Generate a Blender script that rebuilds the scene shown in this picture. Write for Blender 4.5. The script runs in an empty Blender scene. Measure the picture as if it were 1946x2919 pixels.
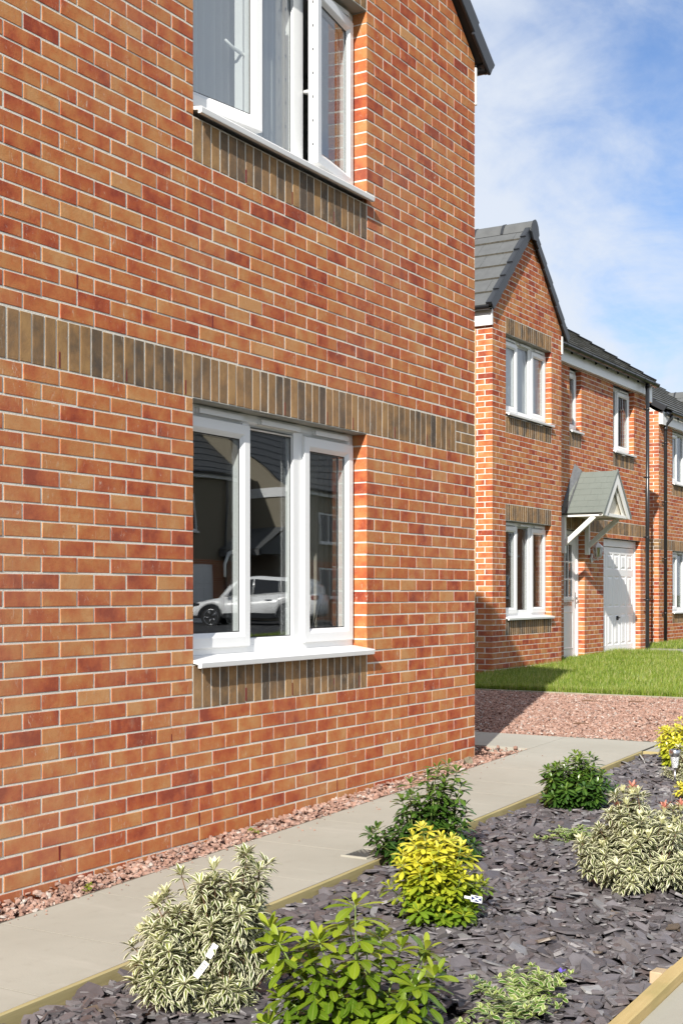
import bpy, math, random
import numpy as np
from mathutils import Vector, Matrix, Quaternion
random.seed(7)
RNG = np.random.default_rng(11)
S = bpy.context.scene
COL = S.collection
R = math.radians

# ------------------------------------------------------------------ camera model (from the brick coursing of the photograph)
F = 3720.0
TH = math.atan2(2240, F)
AX = (math.cos(TH), math.sin(TH)); RX = (math.sin(TH), -math.cos(TH))
CAM = Vector((-8.576, -4.042, 1.192))
SUN = Vector((3.38, 1.0, -2.15)).normalized()

def gz(X):
    """height of the ground: the plot falls gently towards the left"""
    if X < .5: return .027 * X
    return .0135 + .11 * (1 - math.exp(-(X - .5) * .027 / .11))
def gzv(X):
    X = np.asarray(X)
    return np.where(X < .5, .027 * X, .0135 + .11 * (1 - np.exp(-(np.maximum(X, .5) - .5) * .027 / .11)))
def at(px, py, Z):
    u = (px - 973) / F; v = (1688 - py) / F
    return Vector((CAM.x + Z * (AX[0] + u * RX[0]), CAM.y + Z * (AX[1] + u * RX[1]), CAM.z + Z * v))
def depth(X, Y): return (X - CAM.x) * AX[0] + (Y - CAM.y) * AX[1]

# ------------------------------------------------------------------ objects
def link(name, data, parent=None, label=None):
    o = bpy.data.objects.new(name, data); COL.objects.link(o)
    if parent is not None:
        o.parent = parent
        w = Vector((0, 0, 0)); p = parent
        while p is not None: w += p.location; p = p.parent
        o.location = -w
    if label: o['label'] = label
    return o
def tag(o, label, cat, group=None):
    o['label'] = label; o['category'] = cat
    if group: o['group'] = group
    return o
def thing(name, label, cat, loc, group=None):
    o = bpy.data.objects.new(name, None); COL.objects.link(o)
    o.empty_display_size = .1; o.location = Vector(loc)
    return tag(o, label, cat, group)
def rebase(o, base):
    o.data.transform(Matrix.Translation(-Vector(base))); o.location = Vector(base); return o

class MB:
    def __init__(s): s.v = []; s.f = []; s.m = []; s.c = []; s.sm = []
    def face(s, idx, m=0, c=(0, 0, 0, 1), sm=False):
        s.f.append(idx); s.m.append(m); s.c.append(c); s.sm.append(sm)
    def quad(s, a, b, c, d, m=0, col=(0, 0, 0, 1)):
        n = len(s.v); s.v += [tuple(a), tuple(b), tuple(c), tuple(d)]; s.face((n, n + 1, n + 2, n + 3), m, col)
    def poly(s, pts, m=0, col=(0, 0, 0, 1)):
        n = len(s.v); s.v += [tuple(p) for p in pts]; s.face(tuple(range(n, n + len(pts))), m, col)
    def box(s, a, b, m=0, ch=0.0, col=(0, 0, 0, 1), M=None):
        """axis aligned box with optional chamfer; M maps local to world"""
        x0, y0, z0 = (min(a[i], b[i]) for i in range(3)); x1, y1, z1 = (max(a[i], b[i]) for i in range(3))
        def T(p): return tuple(M @ Vector(p)) if M is not None else p
        ch = min(ch, .45 * (x1 - x0), .45 * (y1 - y0), .45 * (z1 - z0))
        n = len(s.v)
        if ch <= 0:
            P = [(x, y, z) for z in (z0, z1) for y in (y0, y1) for x in (x0, x1)]
            s.v += [T(p) for p in P]
            for f in ((0, 2, 3, 1), (4, 5, 7, 6), (0, 1, 5, 4), (1, 3, 7, 5), (3, 2, 6, 7), (2, 0, 4, 6)):
                s.face(tuple(n + i for i in f), m, col)
            return
        X = (x0, x1); Y = (y0, y1); Z = (z0, z1); sg = (1, -1)
        idx = {}
        for i in (0, 1):
            for j in (0, 1):
                for k in (0, 1):
                    cx, cy, cz = X[i], Y[j], Z[k]
                    for ax, p in (('x', (cx, cy + sg[j] * ch, cz + sg[k] * ch)), ('y', (cx + sg[i] * ch, cy, cz + sg[k] * ch)), ('z', (cx + sg[i] * ch, cy + sg[j] * ch, cz))):
                        idx[(i, j, k, ax)] = len(s.v); s.v.append(T(p))
        g = idx
        F_ = []
        for i, o in ((0, 1), (1, 0)):
            q = [(i, 0, 0), (i, 1, 0), (i, 1, 1), (i, 0, 1)]
            F_.append([g[t + ('x',)] for t in (q if i else q[::-1])])
            q = [(0, i, 0), (1, i, 0), (1, i, 1), (0, i, 1)]
            F_.append([g[t + ('y',)] for t in (q[::-1] if i else q)])
            q = [(0, 0, i), (1, 0, i), (1, 1, i), (0, 1, i)]
            F_.append([g[t + ('z',)] for t in (q if i else q[::-1])])
        for i in (0, 1):
            for j in (0, 1):
                F_.append([g[(i, j, 0, 'x')], g[(i, j, 1, 'x')], g[(i, j, 1, 'y')], g[(i, j, 0, 'y')]])
                F_.append([g[(i, 0, j, 'x')], g[(i, 1, j, 'x')], g[(i, 1, j, 'z')], g[(i, 0, j, 'z')]])
                F_.append([g[(0, i, j, 'y')], g[(1, i, j, 'y')], g[(1, i, j, 'z')], g[(0, i, j, 'z')]])
                for k in (0, 1): F_.append([g[(i, j, k, 'x')], g[(i, j, k, 'y')], g[(i, j, k, 'z')]])
        for f in F_: s.face(tuple(f), m, col)
    def tube(s, pts, r, n=8, m=0, col=(0, 0, 0, 1), cap=True, sm=True):
        pts = [Vector(p) for p in pts]; K = len(pts)
        rr = r if isinstance(r, (list, tuple)) else [r] * K
        base = len(s.v); up = None
        for i in range(K):
            t = (pts[min(i + 1, K - 1)] - pts[max(i - 1, 0)]).normalized()
            if up is None:
                up = Vector((0, 0, 1)) if abs(t.z) < .9 else Vector((1, 0, 0))
            a = t.cross(up).normalized(); up = a.cross(t).normalized()
            for k in range(n):
                w = 2 * math.pi * k / n
                s.v.append(tuple(pts[i] + rr[i] * (math.cos(w) * a + math.sin(w) * up)))
        for i in range(K - 1):
            for k in range(n):
                k2 = (k + 1) % n
                s.face((base + i * n + k, base + i * n + k2, base + (i + 1) * n + k2, base + (i + 1) * n + k), m, col, sm)
        if cap:
            s.face(tuple(base + k for k in range(n))[::-1], m, col); s.face(tuple(base + (K - 1) * n + k for k in range(n)), m, col)
    def lathe(s, cx, cy, prof, n=16, m=0, col=(0, 0, 0, 1), sm=True):
        b = len(s.v)
        for r, z in prof:
            for k in range(n):
                w = 2 * math.pi * k / n; s.v.append((cx + r * math.cos(w), cy + r * math.sin(w), z))
        for i in range(len(prof) - 1):
            for k in range(n):
                k2 = (k + 1) % n
                s.face((b + i * n + k, b + i * n + k2, b + (i + 1) * n + k2, b + (i + 1) * n + k), m, col, sm)
        s.face(tuple(b + k for k in range(n))[::-1], m, col); s.face(tuple(b + (len(prof) - 1) * n + k for k in range(n)), m, col)
    def build(s, name, mats, parent=None, label=None, attr=False):
        me = bpy.data.meshes.new(name); me.from_pydata(s.v, [], s.f)
        mats = mats if isinstance(mats, (list, tuple)) else [mats]
        for m in mats: me.materials.append(m)
        me.polygons.foreach_set('material_index', s.m)
        me.polygons.foreach_set('use_smooth', s.sm)
        if attr:
            a = me.attributes.new('col', 'FLOAT_COLOR', 'FACE'); a.data.foreach_set('color', np.array(s.c, dtype=np.float32).ravel())
        me.update()
        return link(name, me, parent, label)

def npmesh(name, V, Fq, mat, parent=None, col=None, dom='POINT', smooth=False):
    """bulk mesh: V (n,3), Fq (m,k) all faces of k corners"""
    me = bpy.data.meshes.new(name); V = np.asarray(V, dtype=np.float32); Fq = np.asarray(Fq, dtype=np.int32)
    me.vertices.add(len(V)); me.vertices.foreach_set('co', V.ravel())
    k = Fq.shape[1]; me.loops.add(Fq.size); me.loops.foreach_set('vertex_index', Fq.ravel())
    me.polygons.add(len(Fq)); me.polygons.foreach_set('loop_start', np.arange(len(Fq), dtype=np.int32) * k)
    me.polygons.foreach_set('loop_total', np.full(len(Fq), k, dtype=np.int32))
    me.update(calc_edges=True)
    me.polygons.foreach_set('use_smooth', np.full(len(Fq), smooth))
    if col is not None:
        a = me.attributes.new('col', 'FLOAT_COLOR', dom); a.data.foreach_set('color', np.asarray(col, dtype=np.float32).ravel())
    me.materials.append(mat); me.validate(); me.update()
    return link(name, me, parent)

# ------------------------------------------------------------------ materials
class NT:
    def __init__(s, name):
        s.mat = bpy.data.materials.new(name); s.mat.use_nodes = True
        s.t = s.mat.node_tree; s.t.nodes.clear(); s.out = s.t.nodes.new('ShaderNodeOutputMaterial')
    def n(s, kind, **kw):
        nd = s.t.nodes.new('ShaderNode' + kind)
        for k, v in kw.items():
            if hasattr(nd, k): setattr(nd, k, v)
        return nd
    def l(s, a, b): s.t.links.new(a, b)
    def put(s, sock, v):
        if hasattr(v, 'links') or isinstance(v, bpy.types.NodeSocket): s.l(v, sock)
        else: sock.default_value = v
    def noise(s, scale, detail=3, rough=.5, vec=None, dist=0):
        nd = s.n('TexNoise'); nd.inputs['Scale'].default_value = scale; nd.inputs['Detail'].default_value = detail
        nd.inputs['Roughness'].default_value = rough; nd.inputs['Distortion'].default_value = dist
        if vec is not None: s.l(vec, nd.inputs['Vector'])
        return nd.outputs[0]
    def math(s, op, a, b=0.0, c=None, clamp=False):
        nd = s.n('Math', operation=op, use_clamp=clamp); s.put(nd.inputs[0], a); s.put(nd.inputs[1], b)
        if c is not None: s.put(nd.inputs[2], c)
        return nd.outputs[0]
    def mix(s, f, a, b, mode='MIX'):
        nd = s.n('Mix', data_type='RGBA', blend_type=mode); s.put(nd.inputs[0], f)
        for so, v in ((nd.inputs[6], a), (nd.inputs[7], b)):
            s.put(so, v if not isinstance(v, tuple) or len(v) == 4 else v + (1,))
        return nd.outputs[2]
    def ramp(s, f, stops):
        nd = s.n('ValToRGB'); s.l(f, nd.inputs[0]); e = nd.color_ramp.elements
        while len(e) < len(stops): e.new(.5)
        for i, (p, c) in enumerate(stops): e[i].position = p; e[i].color = c if len(c) == 4 else c + (1,)
        return nd.outputs[0]
    def step(s, f, a, b):
        nd = s.n('MapRange', interpolation_type='SMOOTHSTEP'); s.put(nd.inputs[0], f); nd.inputs[1].default_value = a; nd.inputs[2].default_value = b
        return nd.outputs[0]
    def pos(s, sx=1, sy=1, sz=1):
        tc = s.n('TexCoord'); mp = s.n('Mapping'); mp.inputs['Scale'].default_value = (sx, sy, sz); s.l(tc.outputs['Object'], mp.inputs[0]); return mp.outputs[0]
    def attr(s):
        a = s.n('Attribute', attribute_name='col'); sp = s.n('SeparateColor'); s.l(a.outputs['Color'], sp.inputs[0]); return sp.outputs[0], sp.outputs[1], sp.outputs[2], a.outputs['Alpha']
    def bump(s, h, strength=.4, dist=.003):
        b = s.n('Bump'); b.inputs['Strength'].default_value = strength; b.inputs['Distance'].default_value = dist; s.l(h, b.inputs['Height']); return b.outputs[0]
    def bsdf(s, col, rough=.6, metal=0, spec=.5, normal=None, out=True, **kw):
        p = s.n('BsdfPrincipled'); s.put(p.inputs['Base Color'], col if not isinstance(col, tuple) or len(col) == 4 else col + (1,))
        s.put(p.inputs['Roughness'], rough); p.inputs['Metallic'].default_value = metal; p.inputs['Specular IOR Level'].default_value = spec
        if normal is not None: s.l(normal, p.inputs['Normal'])
        for k, v in kw.items(): s.put(p.inputs[k], v)
        if out: s.l(p.outputs[0], s.out.inputs[0])
        return p.outputs[0]

def m_brick(name, stops, pit=.55, scuff=(.62, .52, .42)):
    t = NT(name); r, g, b, a = t.attr(); P = t.pos(); 
    off = t.n('VectorMath', operation='ADD'); t.l(P, off.inputs[0]); cx = t.n('CombineXYZ'); t.l(t.math('MULTIPLY', g, 37.), cx.inputs[0]); t.l(t.math('MULTIPLY', g, 91.), cx.inputs[2]); t.l(cx.outputs[0], off.inputs[1]); V = off.outputs[0]
    n1 = t.noise(8, 3, .55, V); n2 = t.noise(45, 4, .6, V); n3 = t.noise(170, 3, .6, V)
    f = t.math('ADD', r, t.math('MULTIPLY', t.math('SUBTRACT', n1, .5), 1.7)); f = t.math('ADD', f, t.math('MULTIPLY', t.math('SUBTRACT', n2, .5), .35), clamp=True)
    c = t.ramp(f, stops)
    c = t.mix(t.math('MULTIPLY', t.step(n3, .6, .74), pit), c, (.05, .02, .012)); big = t.noise(.55, 4, .6, t.pos()); c = t.mix(t.math('MULTIPLY', t.step(big, .42, .72), .22), c, (.42, .27, .18)); c = t.mix(t.math('MULTIPLY', t.step(t.noise(11, 5, .7, V), .56, .8), .35), c, (.52, .36, .25))
    sc = t.math('MULTIPLY', t.step(t.noise(26, 5, .7, t.pos(1.6, 1.6, .55), 1.2), .58, .78), b)
    c = t.mix(sc, c, scuff)
    sp_ = t.noise(75, 5, .75, V, .4); c = t.mix(t.math('MULTIPLY', t.step(sp_, .62, .72), t.math('MULTIPLY', b, .75)), c, scuff)   # flecks of mortar left on the face
    h = t.math('ADD', n2, t.math('MULTIPLY', n3, .7))
    t.bsdf(c, .85, spec=.25, normal=t.bump(h, .5, .003)); return t.mat
def m_simple(name, col, rough=.5, spec=.5, metal=0, var=.12, scale=6, bump=0, bscale=60):
    t = NT(name); n = t.noise(scale, 4, .6, t.pos()); d = tuple(max(0, x * (1 - 2 * var)) for x in col); u = tuple(min(1, x * (1 + 2 * var)) for x in col)
    c = t.mix(n, d, u)
    nm = t.bump(t.noise(bscale, 3, .6, t.pos()), bump, .004) if bump else None
    t.bsdf(c, rough, metal, spec, nm); return t.mat
def m_attr(name, rough=.7, spec=.4, bscale=80, bump=.4, var=.35, nscale=30, dist=.003):
    """colour straight from the piece's own attribute, broken up by noise"""
    t = NT(name); a = t.n('Attribute', attribute_name='col'); n = t.noise(nscale, 4, .6, t.pos())
    k = t.math('ADD', 1 - var, t.math('MULTIPLY', n, 2 * var)); mx = t.mix(1.0, a.outputs['Color'], (1, 1, 1), 'MULTIPLY')
    cc = t.n('CombineColor'); 
    for i in range(3): t.l(k, cc.inputs[i])
    mx = t.mix(1.0, a.outputs['Color'], cc.outputs[0], 'MULTIPLY')
    t.bsdf(mx, rough, spec=spec, normal=t.bump(t.noise(bscale, 4, .65, t.pos()), bump, dist)); return t.mat
def m_leaf(name, stops, edge=None, ew=.5, rough=.35, trans=.3, spec=.45):
    """attribute: |across|, along, random, age"""
    t = NT(name); r, g, b, a = t.attr()
    c = t.ramp(b, stops)
    if edge is not None:
        nz = t.noise(60, 2, .5, t.pos()); w = t.math('ADD', r, t.math('MULTIPLY', t.math('SUBTRACT', nz, .5), .35))
        c = t.mix(t.step(w, ew - .06, ew + .06), c, edge)
        c = t.mix(t.math('MULTIPLY', t.step(a, .75, .95), .45), c, (edge[0] * .98, edge[1], edge[2] * .85))
    else:
        c = t.mix(t.math('MULTIPLY', t.math('SUBTRACT', 1., t.step(r, 0., .12)), .35), c, (.45, .5, .14))
    p = t.bsdf(c, rough, spec=spec, out=False)
    tr = t.n('BsdfTranslucent'); t.l(c, tr.inputs[0])
    ms = t.n('MixShader'); ms.inputs[0].default_value = trans; t.l(p, ms.inputs[1]); t.l(tr.outputs[0], ms.inputs[2]); t.l(ms.outputs[0], t.out.inputs[0]); return t.mat
def m_glass(name, tint=(.90, .92, .92), k=1.0):
    t = NT(name); ge = t.n('NewGeometry'); dt = t.n('VectorMath', operation='DOT_PRODUCT'); t.l(ge.outputs['Normal'], dt.inputs[0]); t.l(ge.outputs['Incoming'], dt.inputs[1])
    fr = t.math('ADD', .15, t.math('MULTIPLY', .35, t.math('POWER', t.math('SUBTRACT', 1., t.math('ABSOLUTE', dt.outputs['Value']), clamp=True), 5.)))   # coated double glazing, the same from both sides of the pane
    tp = t.n('BsdfTransparent'); tp.inputs[0].default_value = tint + (1,); gl = t.n('BsdfGlossy'); gl.inputs['Roughness'].default_value = 0.0; gl.inputs[0].default_value = (.95, .97, 1, 1)
    t.l(t.bump(t.noise(1.7, 1, .4, t.pos()), .06, .02), gl.inputs['Normal'])
    ms = t.n('MixShader'); t.l(t.math('MULTIPLY', fr, k, clamp=True), ms.inputs[0]); t.l(tp.outputs[0], ms.inputs[1]); t.l(gl.outputs[0], ms.inputs[2]); t.l(ms.outputs[0], t.out.inputs[0]); return t.mat

BRICK = m_brick('brick_red_multi', [(0., (.26, .048, .025)), (.25, (.385, .088, .034)), (.55, (.45, .150, .050)), (.8, (.475, .205, .073)), (1., (.50, .25, .10))])
SOLD = m_brick('brick_brown_brindle', [(0., (.085, .066, .050)), (.35, (.165, .106, .058)), (.7, (.27, .155, .068)), (1., (.35, .205, .085))], pit=.5, scuff=(.4, .36, .3))
def m_mortar(name='mortar', ma=(.55, .51, .435), mb_=(.80, .755, .67)):
    t = NT(name); n = t.noise(40, 4, .65, t.pos()); n2 = t.noise(3, 3, .6, t.pos())
    c = t.mix(n, ma, mb_); c = t.mix(t.math('MULTIPLY', t.step(n2, .55, .8), .35), c, (.50, .45, .36))
    t.bsdf(c, .9, spec=.2, normal=t.bump(t.noise(160, 3, .6, t.pos()), .6, .004)); return t.mat
MORTAR = m_mortar(); MORTARF = m_mortar('far_mortar_lightened', (.64, .60, .53), (.82, .79, .72))
WHITE = m_simple('white_upvc', (.80, .80, .79), .28, .5, var=.015, scale=2)
def m_dirtywhite():
    t = NT('white_painted_timber'); n = t.noise(5, 5, .65, t.pos(1, 1, .3)); c = t.mix(t.step(n, .45, .8), (.80, .79, .75), (.66, .64, .58)); t.bsdf(c, .45); return t.mat
WPAINT = m_dirtywhite()
CREAM = m_simple('cream_painted_board', (.74, .69, .58), .5, var=.03)
GASKET = m_simple('black_rubber_gasket', (.012, .012, .013), .6)
LINTEL = m_simple('painted_steel_lintel', (.30, .29, .25), .6, var=.1)
GLASS = m_glass('window_glass')
BLACKP = m_simple('black_upvc', (.018, .019, .021), .28, .5, var=.1, scale=4)
VERGE = m_simple('charcoal_dry_verge', (.021, .023, .027), .38, .5, var=.12, scale=5)
TILE = m_simple('grey_concrete_tile', (.105, .108, .108), .7, .35, var=.14, scale=7, bump=.25, bscale=150)
TAIL = m_simple('rough_tile_tail', (.20, .185, .15), .9, .2, var=.35, scale=30, bump=.7, bscale=70)
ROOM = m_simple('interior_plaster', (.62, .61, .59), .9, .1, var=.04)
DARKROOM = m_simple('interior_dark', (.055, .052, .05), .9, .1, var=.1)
METAL = m_simple('steel', (.62, .62, .62), .22, .5, 1.0, var=.03)
REDPL = m_simple('red_plastic', (.16, .012, .008), .5, var=.2, scale=90)
LEAD = m_simple('lead_flashing', (.10, .105, .11), .55, .4, var=.25, scale=14, bump=.3)
def m_concrete(name, a, b, stain=(.27, .25, .20)):
    t = NT(name); n = t.noise(1.3, 5, .62, t.pos(), .6); n2 = t.noise(14, 4, .6, t.pos()); n3 = t.noise(110, 3, .7, t.pos())
    c = t.mix(n, a, b); c = t.mix(t.math('MULTIPLY', t.step(n2, .55, .75), .25), c, stain); c = t.mix(t.math('MULTIPLY', t.step(n3, .64, .74), .35), c, (.2, .18, .15))
    c = t.mix(t.math('MULTIPLY', t.step(t.noise(2.2, 4, .7, t.pos(3, .5, 1)), .56, .78), .3), c, (.47, .445, .385))
    t.bsdf(c, .82, spec=.3, normal=t.bump(t.math('ADD', n2, n3), .25, .003)); return t.mat
CONC = m_concrete('concrete_path', (.305, .288, .238), (.435, .417, .355))
KERB = m_concrete('concrete_kerb', (.30, .285, .235), (.39, .37, .31))
ROAD = m_simple('asphalt', (.055, .055, .056), .85, .3, var=.25, scale=60, bump=.6, bscale=160)
def m_timber(name, a, b):
    t = NT(name); n = t.noise(9, 5, .65, t.pos(.25, 3, 5)); n2 = t.noise(2.5, 3, .6, t.pos())
    c = t.mix(n, a, b); c = t.mix(t.math('MULTIPLY', t.step(n2, .5, .75), .5), c, (.20, .20, .06))
    t.bsdf(c, .75, spec=.25, normal=t.bump(t.noise(30, 4, .6, t.pos(.3, 3, 3)), .4, .003)); return t.mat
def m_brickplain():
    t = NT('brick_texture'); b = t.n('TexBrick'); b.offset = .5; mp = t.n('Mapping'); tc = t.n('TexCoord'); mp.inputs['Rotation'].default_value = (R(90), 0, 0); t.l(tc.outputs['Object'], mp.inputs[0]); t.l(mp.outputs[0], b.inputs[0])
    for k, v in (('Scale', 1.), ('Brick Width', .225), ('Row Height', .075), ('Mortar Size', .006)): b.inputs[k].default_value = v
    b.inputs['Color1'].default_value = (.33, .10, .04, 1); b.inputs['Color2'].default_value = (.42, .17, .06, 1); b.inputs['Mortar'].default_value = (.5, .46, .4, 1); t.bsdf(b.outputs[0], .9, spec=.2); return t.mat
BRICKP = m_brickplain()
TIMBER = m_timber('treated_timber', (.36, .26, .105), (.55, .42, .20))
TIMBERG = m_timber('green_treated_timber', (.30, .25, .11), (.46, .38, .20))
SLATE = m_attr('slate_chipping', .48, .5, 55, .45, .35, 25)
SLATE_G = m_simple('slate_bed_base', (.045, .04, .042), .9, .2, var=.35, scale=50, bump=.8, bscale=60)
GRAV = m_attr('red_gravel_stone', .85, .25, 90, .4, .3, 60)
GRAV_G = m_simple('red_gravel_base', (.16, .085, .062), .95, .2, var=.4, scale=60, bump=.9, bscale=55)
JOINT = m_simple('dark_joint_filling', (.13, .12, .095), .95, .1, var=.3, scale=14)
SOIL = m_simple('soil_and_moss', (.075, .085, .03), .95, .1, var=.35, scale=9, bump=.6, bscale=40)
GROUND = m_simple('distant_ground', (.10, .12, .05), .95, .1, var=.3, scale=1.5)

# ------------------------------------------------------------------ walls of laid bricks
class Frame:
    def __init__(s, o, u, n): s.o = Vector(o); s.u = Vector(u); s.n = Vector(n)
    def p(s, u, d, z): return tuple(s.o + s.u * u + s.n * d + Vector((0, 0, z)))
ZREF = 2.175
rb = random.Random(3)
def bcol(sd=.17):
    return (min(1, max(0, rb.gauss(.50, sd))), rb.random(), max(0, rb.gauss(.5, .4)), 1)
def add_brick(mb, W, u0, u1, z0, z1, dep=.03, m=0, ch=.0019, col=None):
    col = col or bcol(.22 if m == 2 else .18); j = lambda k=.0014: rb.uniform(-k, k)
    e = rb.uniform(-.0009, .0009); t1, t2 = j(.0005), j(.0005)
    a, b, c, d = u0 + j(), u1 + j(), z0 + j(), z1 + j()
    n = len(mb.v)
    for (uu, zz, k) in ((a, c, 0), (b, c, 1), (b, d, 2), (a, d, 3)):
        su = ch if uu == a else -ch; sz = ch if zz == c else -ch
        mb.v.append(W.p(uu + su + j(.0006), e + (t1 if uu == a else -t1) + (t2 if zz == c else -t2), zz + sz + j(.0006)))
    for (uu, zz) in ((a, c), (b, c), (b, d), (a, d)): mb.v.append(W.p(uu, e - ch, zz))
    for (uu, zz) in ((a, c), (b, c), (b, d), (a, d)): mb.v.append(W.p(uu, -dep, zz))
    mb.face((n, n + 1, n + 2, n + 3), m, col)
    for i in range(4):
        k = (i + 1) % 4
        mb.face((n + 4 + i, n + 4 + k, n + k, n + i), m, col)
        mb.face((n + 8 + i, n + 8 + k, n + 4 + k, n + 4 + i), m, col)
def clip_poly(P, lines):
    for (a, b, c) in lines:           # keep a*u+b*z<=c
        Q = []
        for i in range(len(P)):
            p, q = P[i], P[(i + 1) % len(P)]; fp = a * p[0] + b * p[1] - c; fq = a * q[0] + b * q[1] - c
            if fp <= 0: Q.append(p)
            if fp * fq < 0:
                t = fp / (fp - fq); Q.append((p[0] + t * (q[0] - p[0]), p[1] + t * (q[1] - p[1])))
        P = Q
        if len(P) < 3: return []
    return P
JM = -.0026
def brick_wall(mb, W, u0, u1, z0, z1, openings=(), bands=(), lines=(), qa=None, qb=None, skip=(), par0=0, reveal=.105):
    """stretcher bond. openings (ua,ub,za,zb); bands (ua,ub,za,zb) of soldiers; qa/qb: parity whose corner brick at that end is a stretcher (None = plain)"""
    k0 = math.floor((z0 - ZREF) / .075 + 1e-6); k1 = math.ceil((z1 - ZREF) / .075 - 1e-6)
    block = [(o, 'o') for o in openings] + [(b, 'b') for b in bands]
    for k in range(k0, k1):
        zb = ZREF + .075 * k; zm = zb + .0375
        par = (k + par0) % 2
        cuts = [(u0, u1, None, None)]
        for (r, kind) in block:
            if r[2] < zm < r[3]:
                nw = []
                for (a, b, ka, kb) in cuts:
                    if r[1] <= a or r[0] >= b: nw.append((a, b, ka, kb)); continue
                    if r[0] > a + .005: nw.append((a, r[0], ka, kind))
                    if r[1] < b - .005: nw.append((r[1], b, kind, kb))
                cuts = nw
        for (a, b, ka, kb) in cuts:
            # mortar
            mz0, mz1 = zb, zb + .075
            P = [(a, mz0), (b, mz0), (b, mz1), (a, mz1)]
            if lines: P = clip_poly(P, lines)
            if len(P) >= 3: mb.poly([W.p(u, JM, z) for u, z in P], 1)
            js = []; step = .225; ph = (0 if par == 0 else .1125)
            i = math.floor((a - ph) / step) + 1
            while ph + i * step < b - .002:
                js.append(ph + i * step); i += 1
            js = [x for x in js if x - a > .05 and b - x > .05]
            E = [a] + js + [b]
            for q in range(len(E) - 1):
                x0 = E[q] + (.005 if q > 0 else (.008 if ka == 'b' else 0)); x1 = E[q + 1] - (.005 if q < len(E) - 2 else (.008 if kb == 'b' else 0))
                deep = (q == 0 and ka == 'o') or (q == len(E) - 2 and kb == 'o')
                cl = 0
                dep = reveal if deep else .03
                if q == 0 and a == u0 and qa is not None: dep = .1025 if par == qa else .2125
                if q == len(E) - 2 and b == u1 and qb is not None: dep = .1025 if par == qb else .2125
                bz0, bz1 = zb + .005, zb + .07
                if lines:
                    P = [(x0, bz0), (x1, bz0), (x1, bz1), (x0, bz1)]; Q = clip_poly(P, lines)
                    if len(Q) < 3: continue
                    if len(Q) != 4 or any(abs(Q[t][0] - P[t][0]) + abs(Q[t][1] - P[t][1]) > 1e-5 for t in range(4)):
                        c = bcol(); mb.poly([W.p(u, 0, z) for u, z in Q], 0, c)
                        for t in range(len(Q)):
                            p, s_ = Q[t], Q[(t + 1) % len(Q)]
                            mb.quad(W.p(p[0], -.03, p[1]), W.p(s_[0], -.03, s_[1]), W.p(s_[0], 0, s_[1]), W.p(p[0], 0, p[1]), 0, c)
                        continue
                # dark stacked quoins at the ends of a soldier band
                m = 0
                for sk in skip:
                    if sk[0] <= .5 * (x0 + x1) <= sk[1] and sk[2] < zm < sk[3]: m = 2
                add_brick(mb, W, x0, x1, bz0, bz1, dep, m)
    for (ua, ub, za, zb) in bands:
        n = max(1, round((ub - ua) / .075)); st = (ub - ua) / n
        mb.quad(W.p(ua, JM, za), W.p(ub, JM, za), W.p(ub, JM, zb), W.p(ua, JM, zb), 1)
        for i in range(n):
            x = ua + i * st
            add_brick(mb, W, x + .005, x + st - .005, za + .004, zb - .006, .1, 2)
    for (ua, ub, za, zb) in openings:
        for (x, s_) in ((ua, -1), (ub, 1)):
            mb.quad(W.p(x + s_ * .0016, JM, za), W.p(x + s_ * .0016, -reveal, za), W.p(x + s_ * .0016, -reveal, zb), W.p(x + s_ * .0016, JM, zb), 1)
BM = [BRICK, MORTAR, SOLD]; BMF = [BRICK, MORTARF, SOLD]   # far houses: same mortar lightened, the bright look of distant joints put into its colour

def weeps(house, W, pts):
    """red plastic weep vents in some vertical joints"""
    for (u, z, h) in pts:
        mb = MB(); mb.box((u - .004, -.0008, z), (u + .004, .012, z + h)); M = Matrix(((W.u.x, -W.n.x, 0, 0), (W.u.y, -W.n.y, 0, 0), (0, 0, 1, 0), (0, 0, 0, 1)))
        mb.v = [tuple(W.o + M @ Vector(p)) for p in mb.v]
        mb.build('weep_vent', REDPL, house)

# ------------------------------------------------------------------ windows
def ring(mb, T, a, b, z0, z1, prof, m=0):
    """mitred rectangular ring: prof is a list of (inset, d)"""
    base = len(mb.v)
    for (i, d) in prof:
        for (u, z) in ((a + i, z0 + i), (b - i, z0 + i), (b - i, z1 - i), (a + i, z1 - i)): mb.v.append(T(u, d, z))
    for k in range(len(prof) - 1):
        for c in range(4):
            c2 = (c + 1) % 4
            mb.face((base + 4 * k + c, base + 4 * k + c2, base + 4 * (k + 1) + c2, base + 4 * (k + 1) + c), m)
def lbox(mb, T, a, b, m=0):
    P = [(x, y, z) for z in (a[2], b[2]) for y in (a[1], b[1]) for x in (a[0], b[0])]
    n = len(mb.v); mb.v += [T(*p) for p in P]
    for f in ((0, 2, 3, 1), (4, 5, 7, 6), (0, 1, 5, 4), (1, 3, 7, 5), (3, 2, 6, 7), (2, 0, 4, 6)): mb.face(tuple(n + i for i in f), m)

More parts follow.
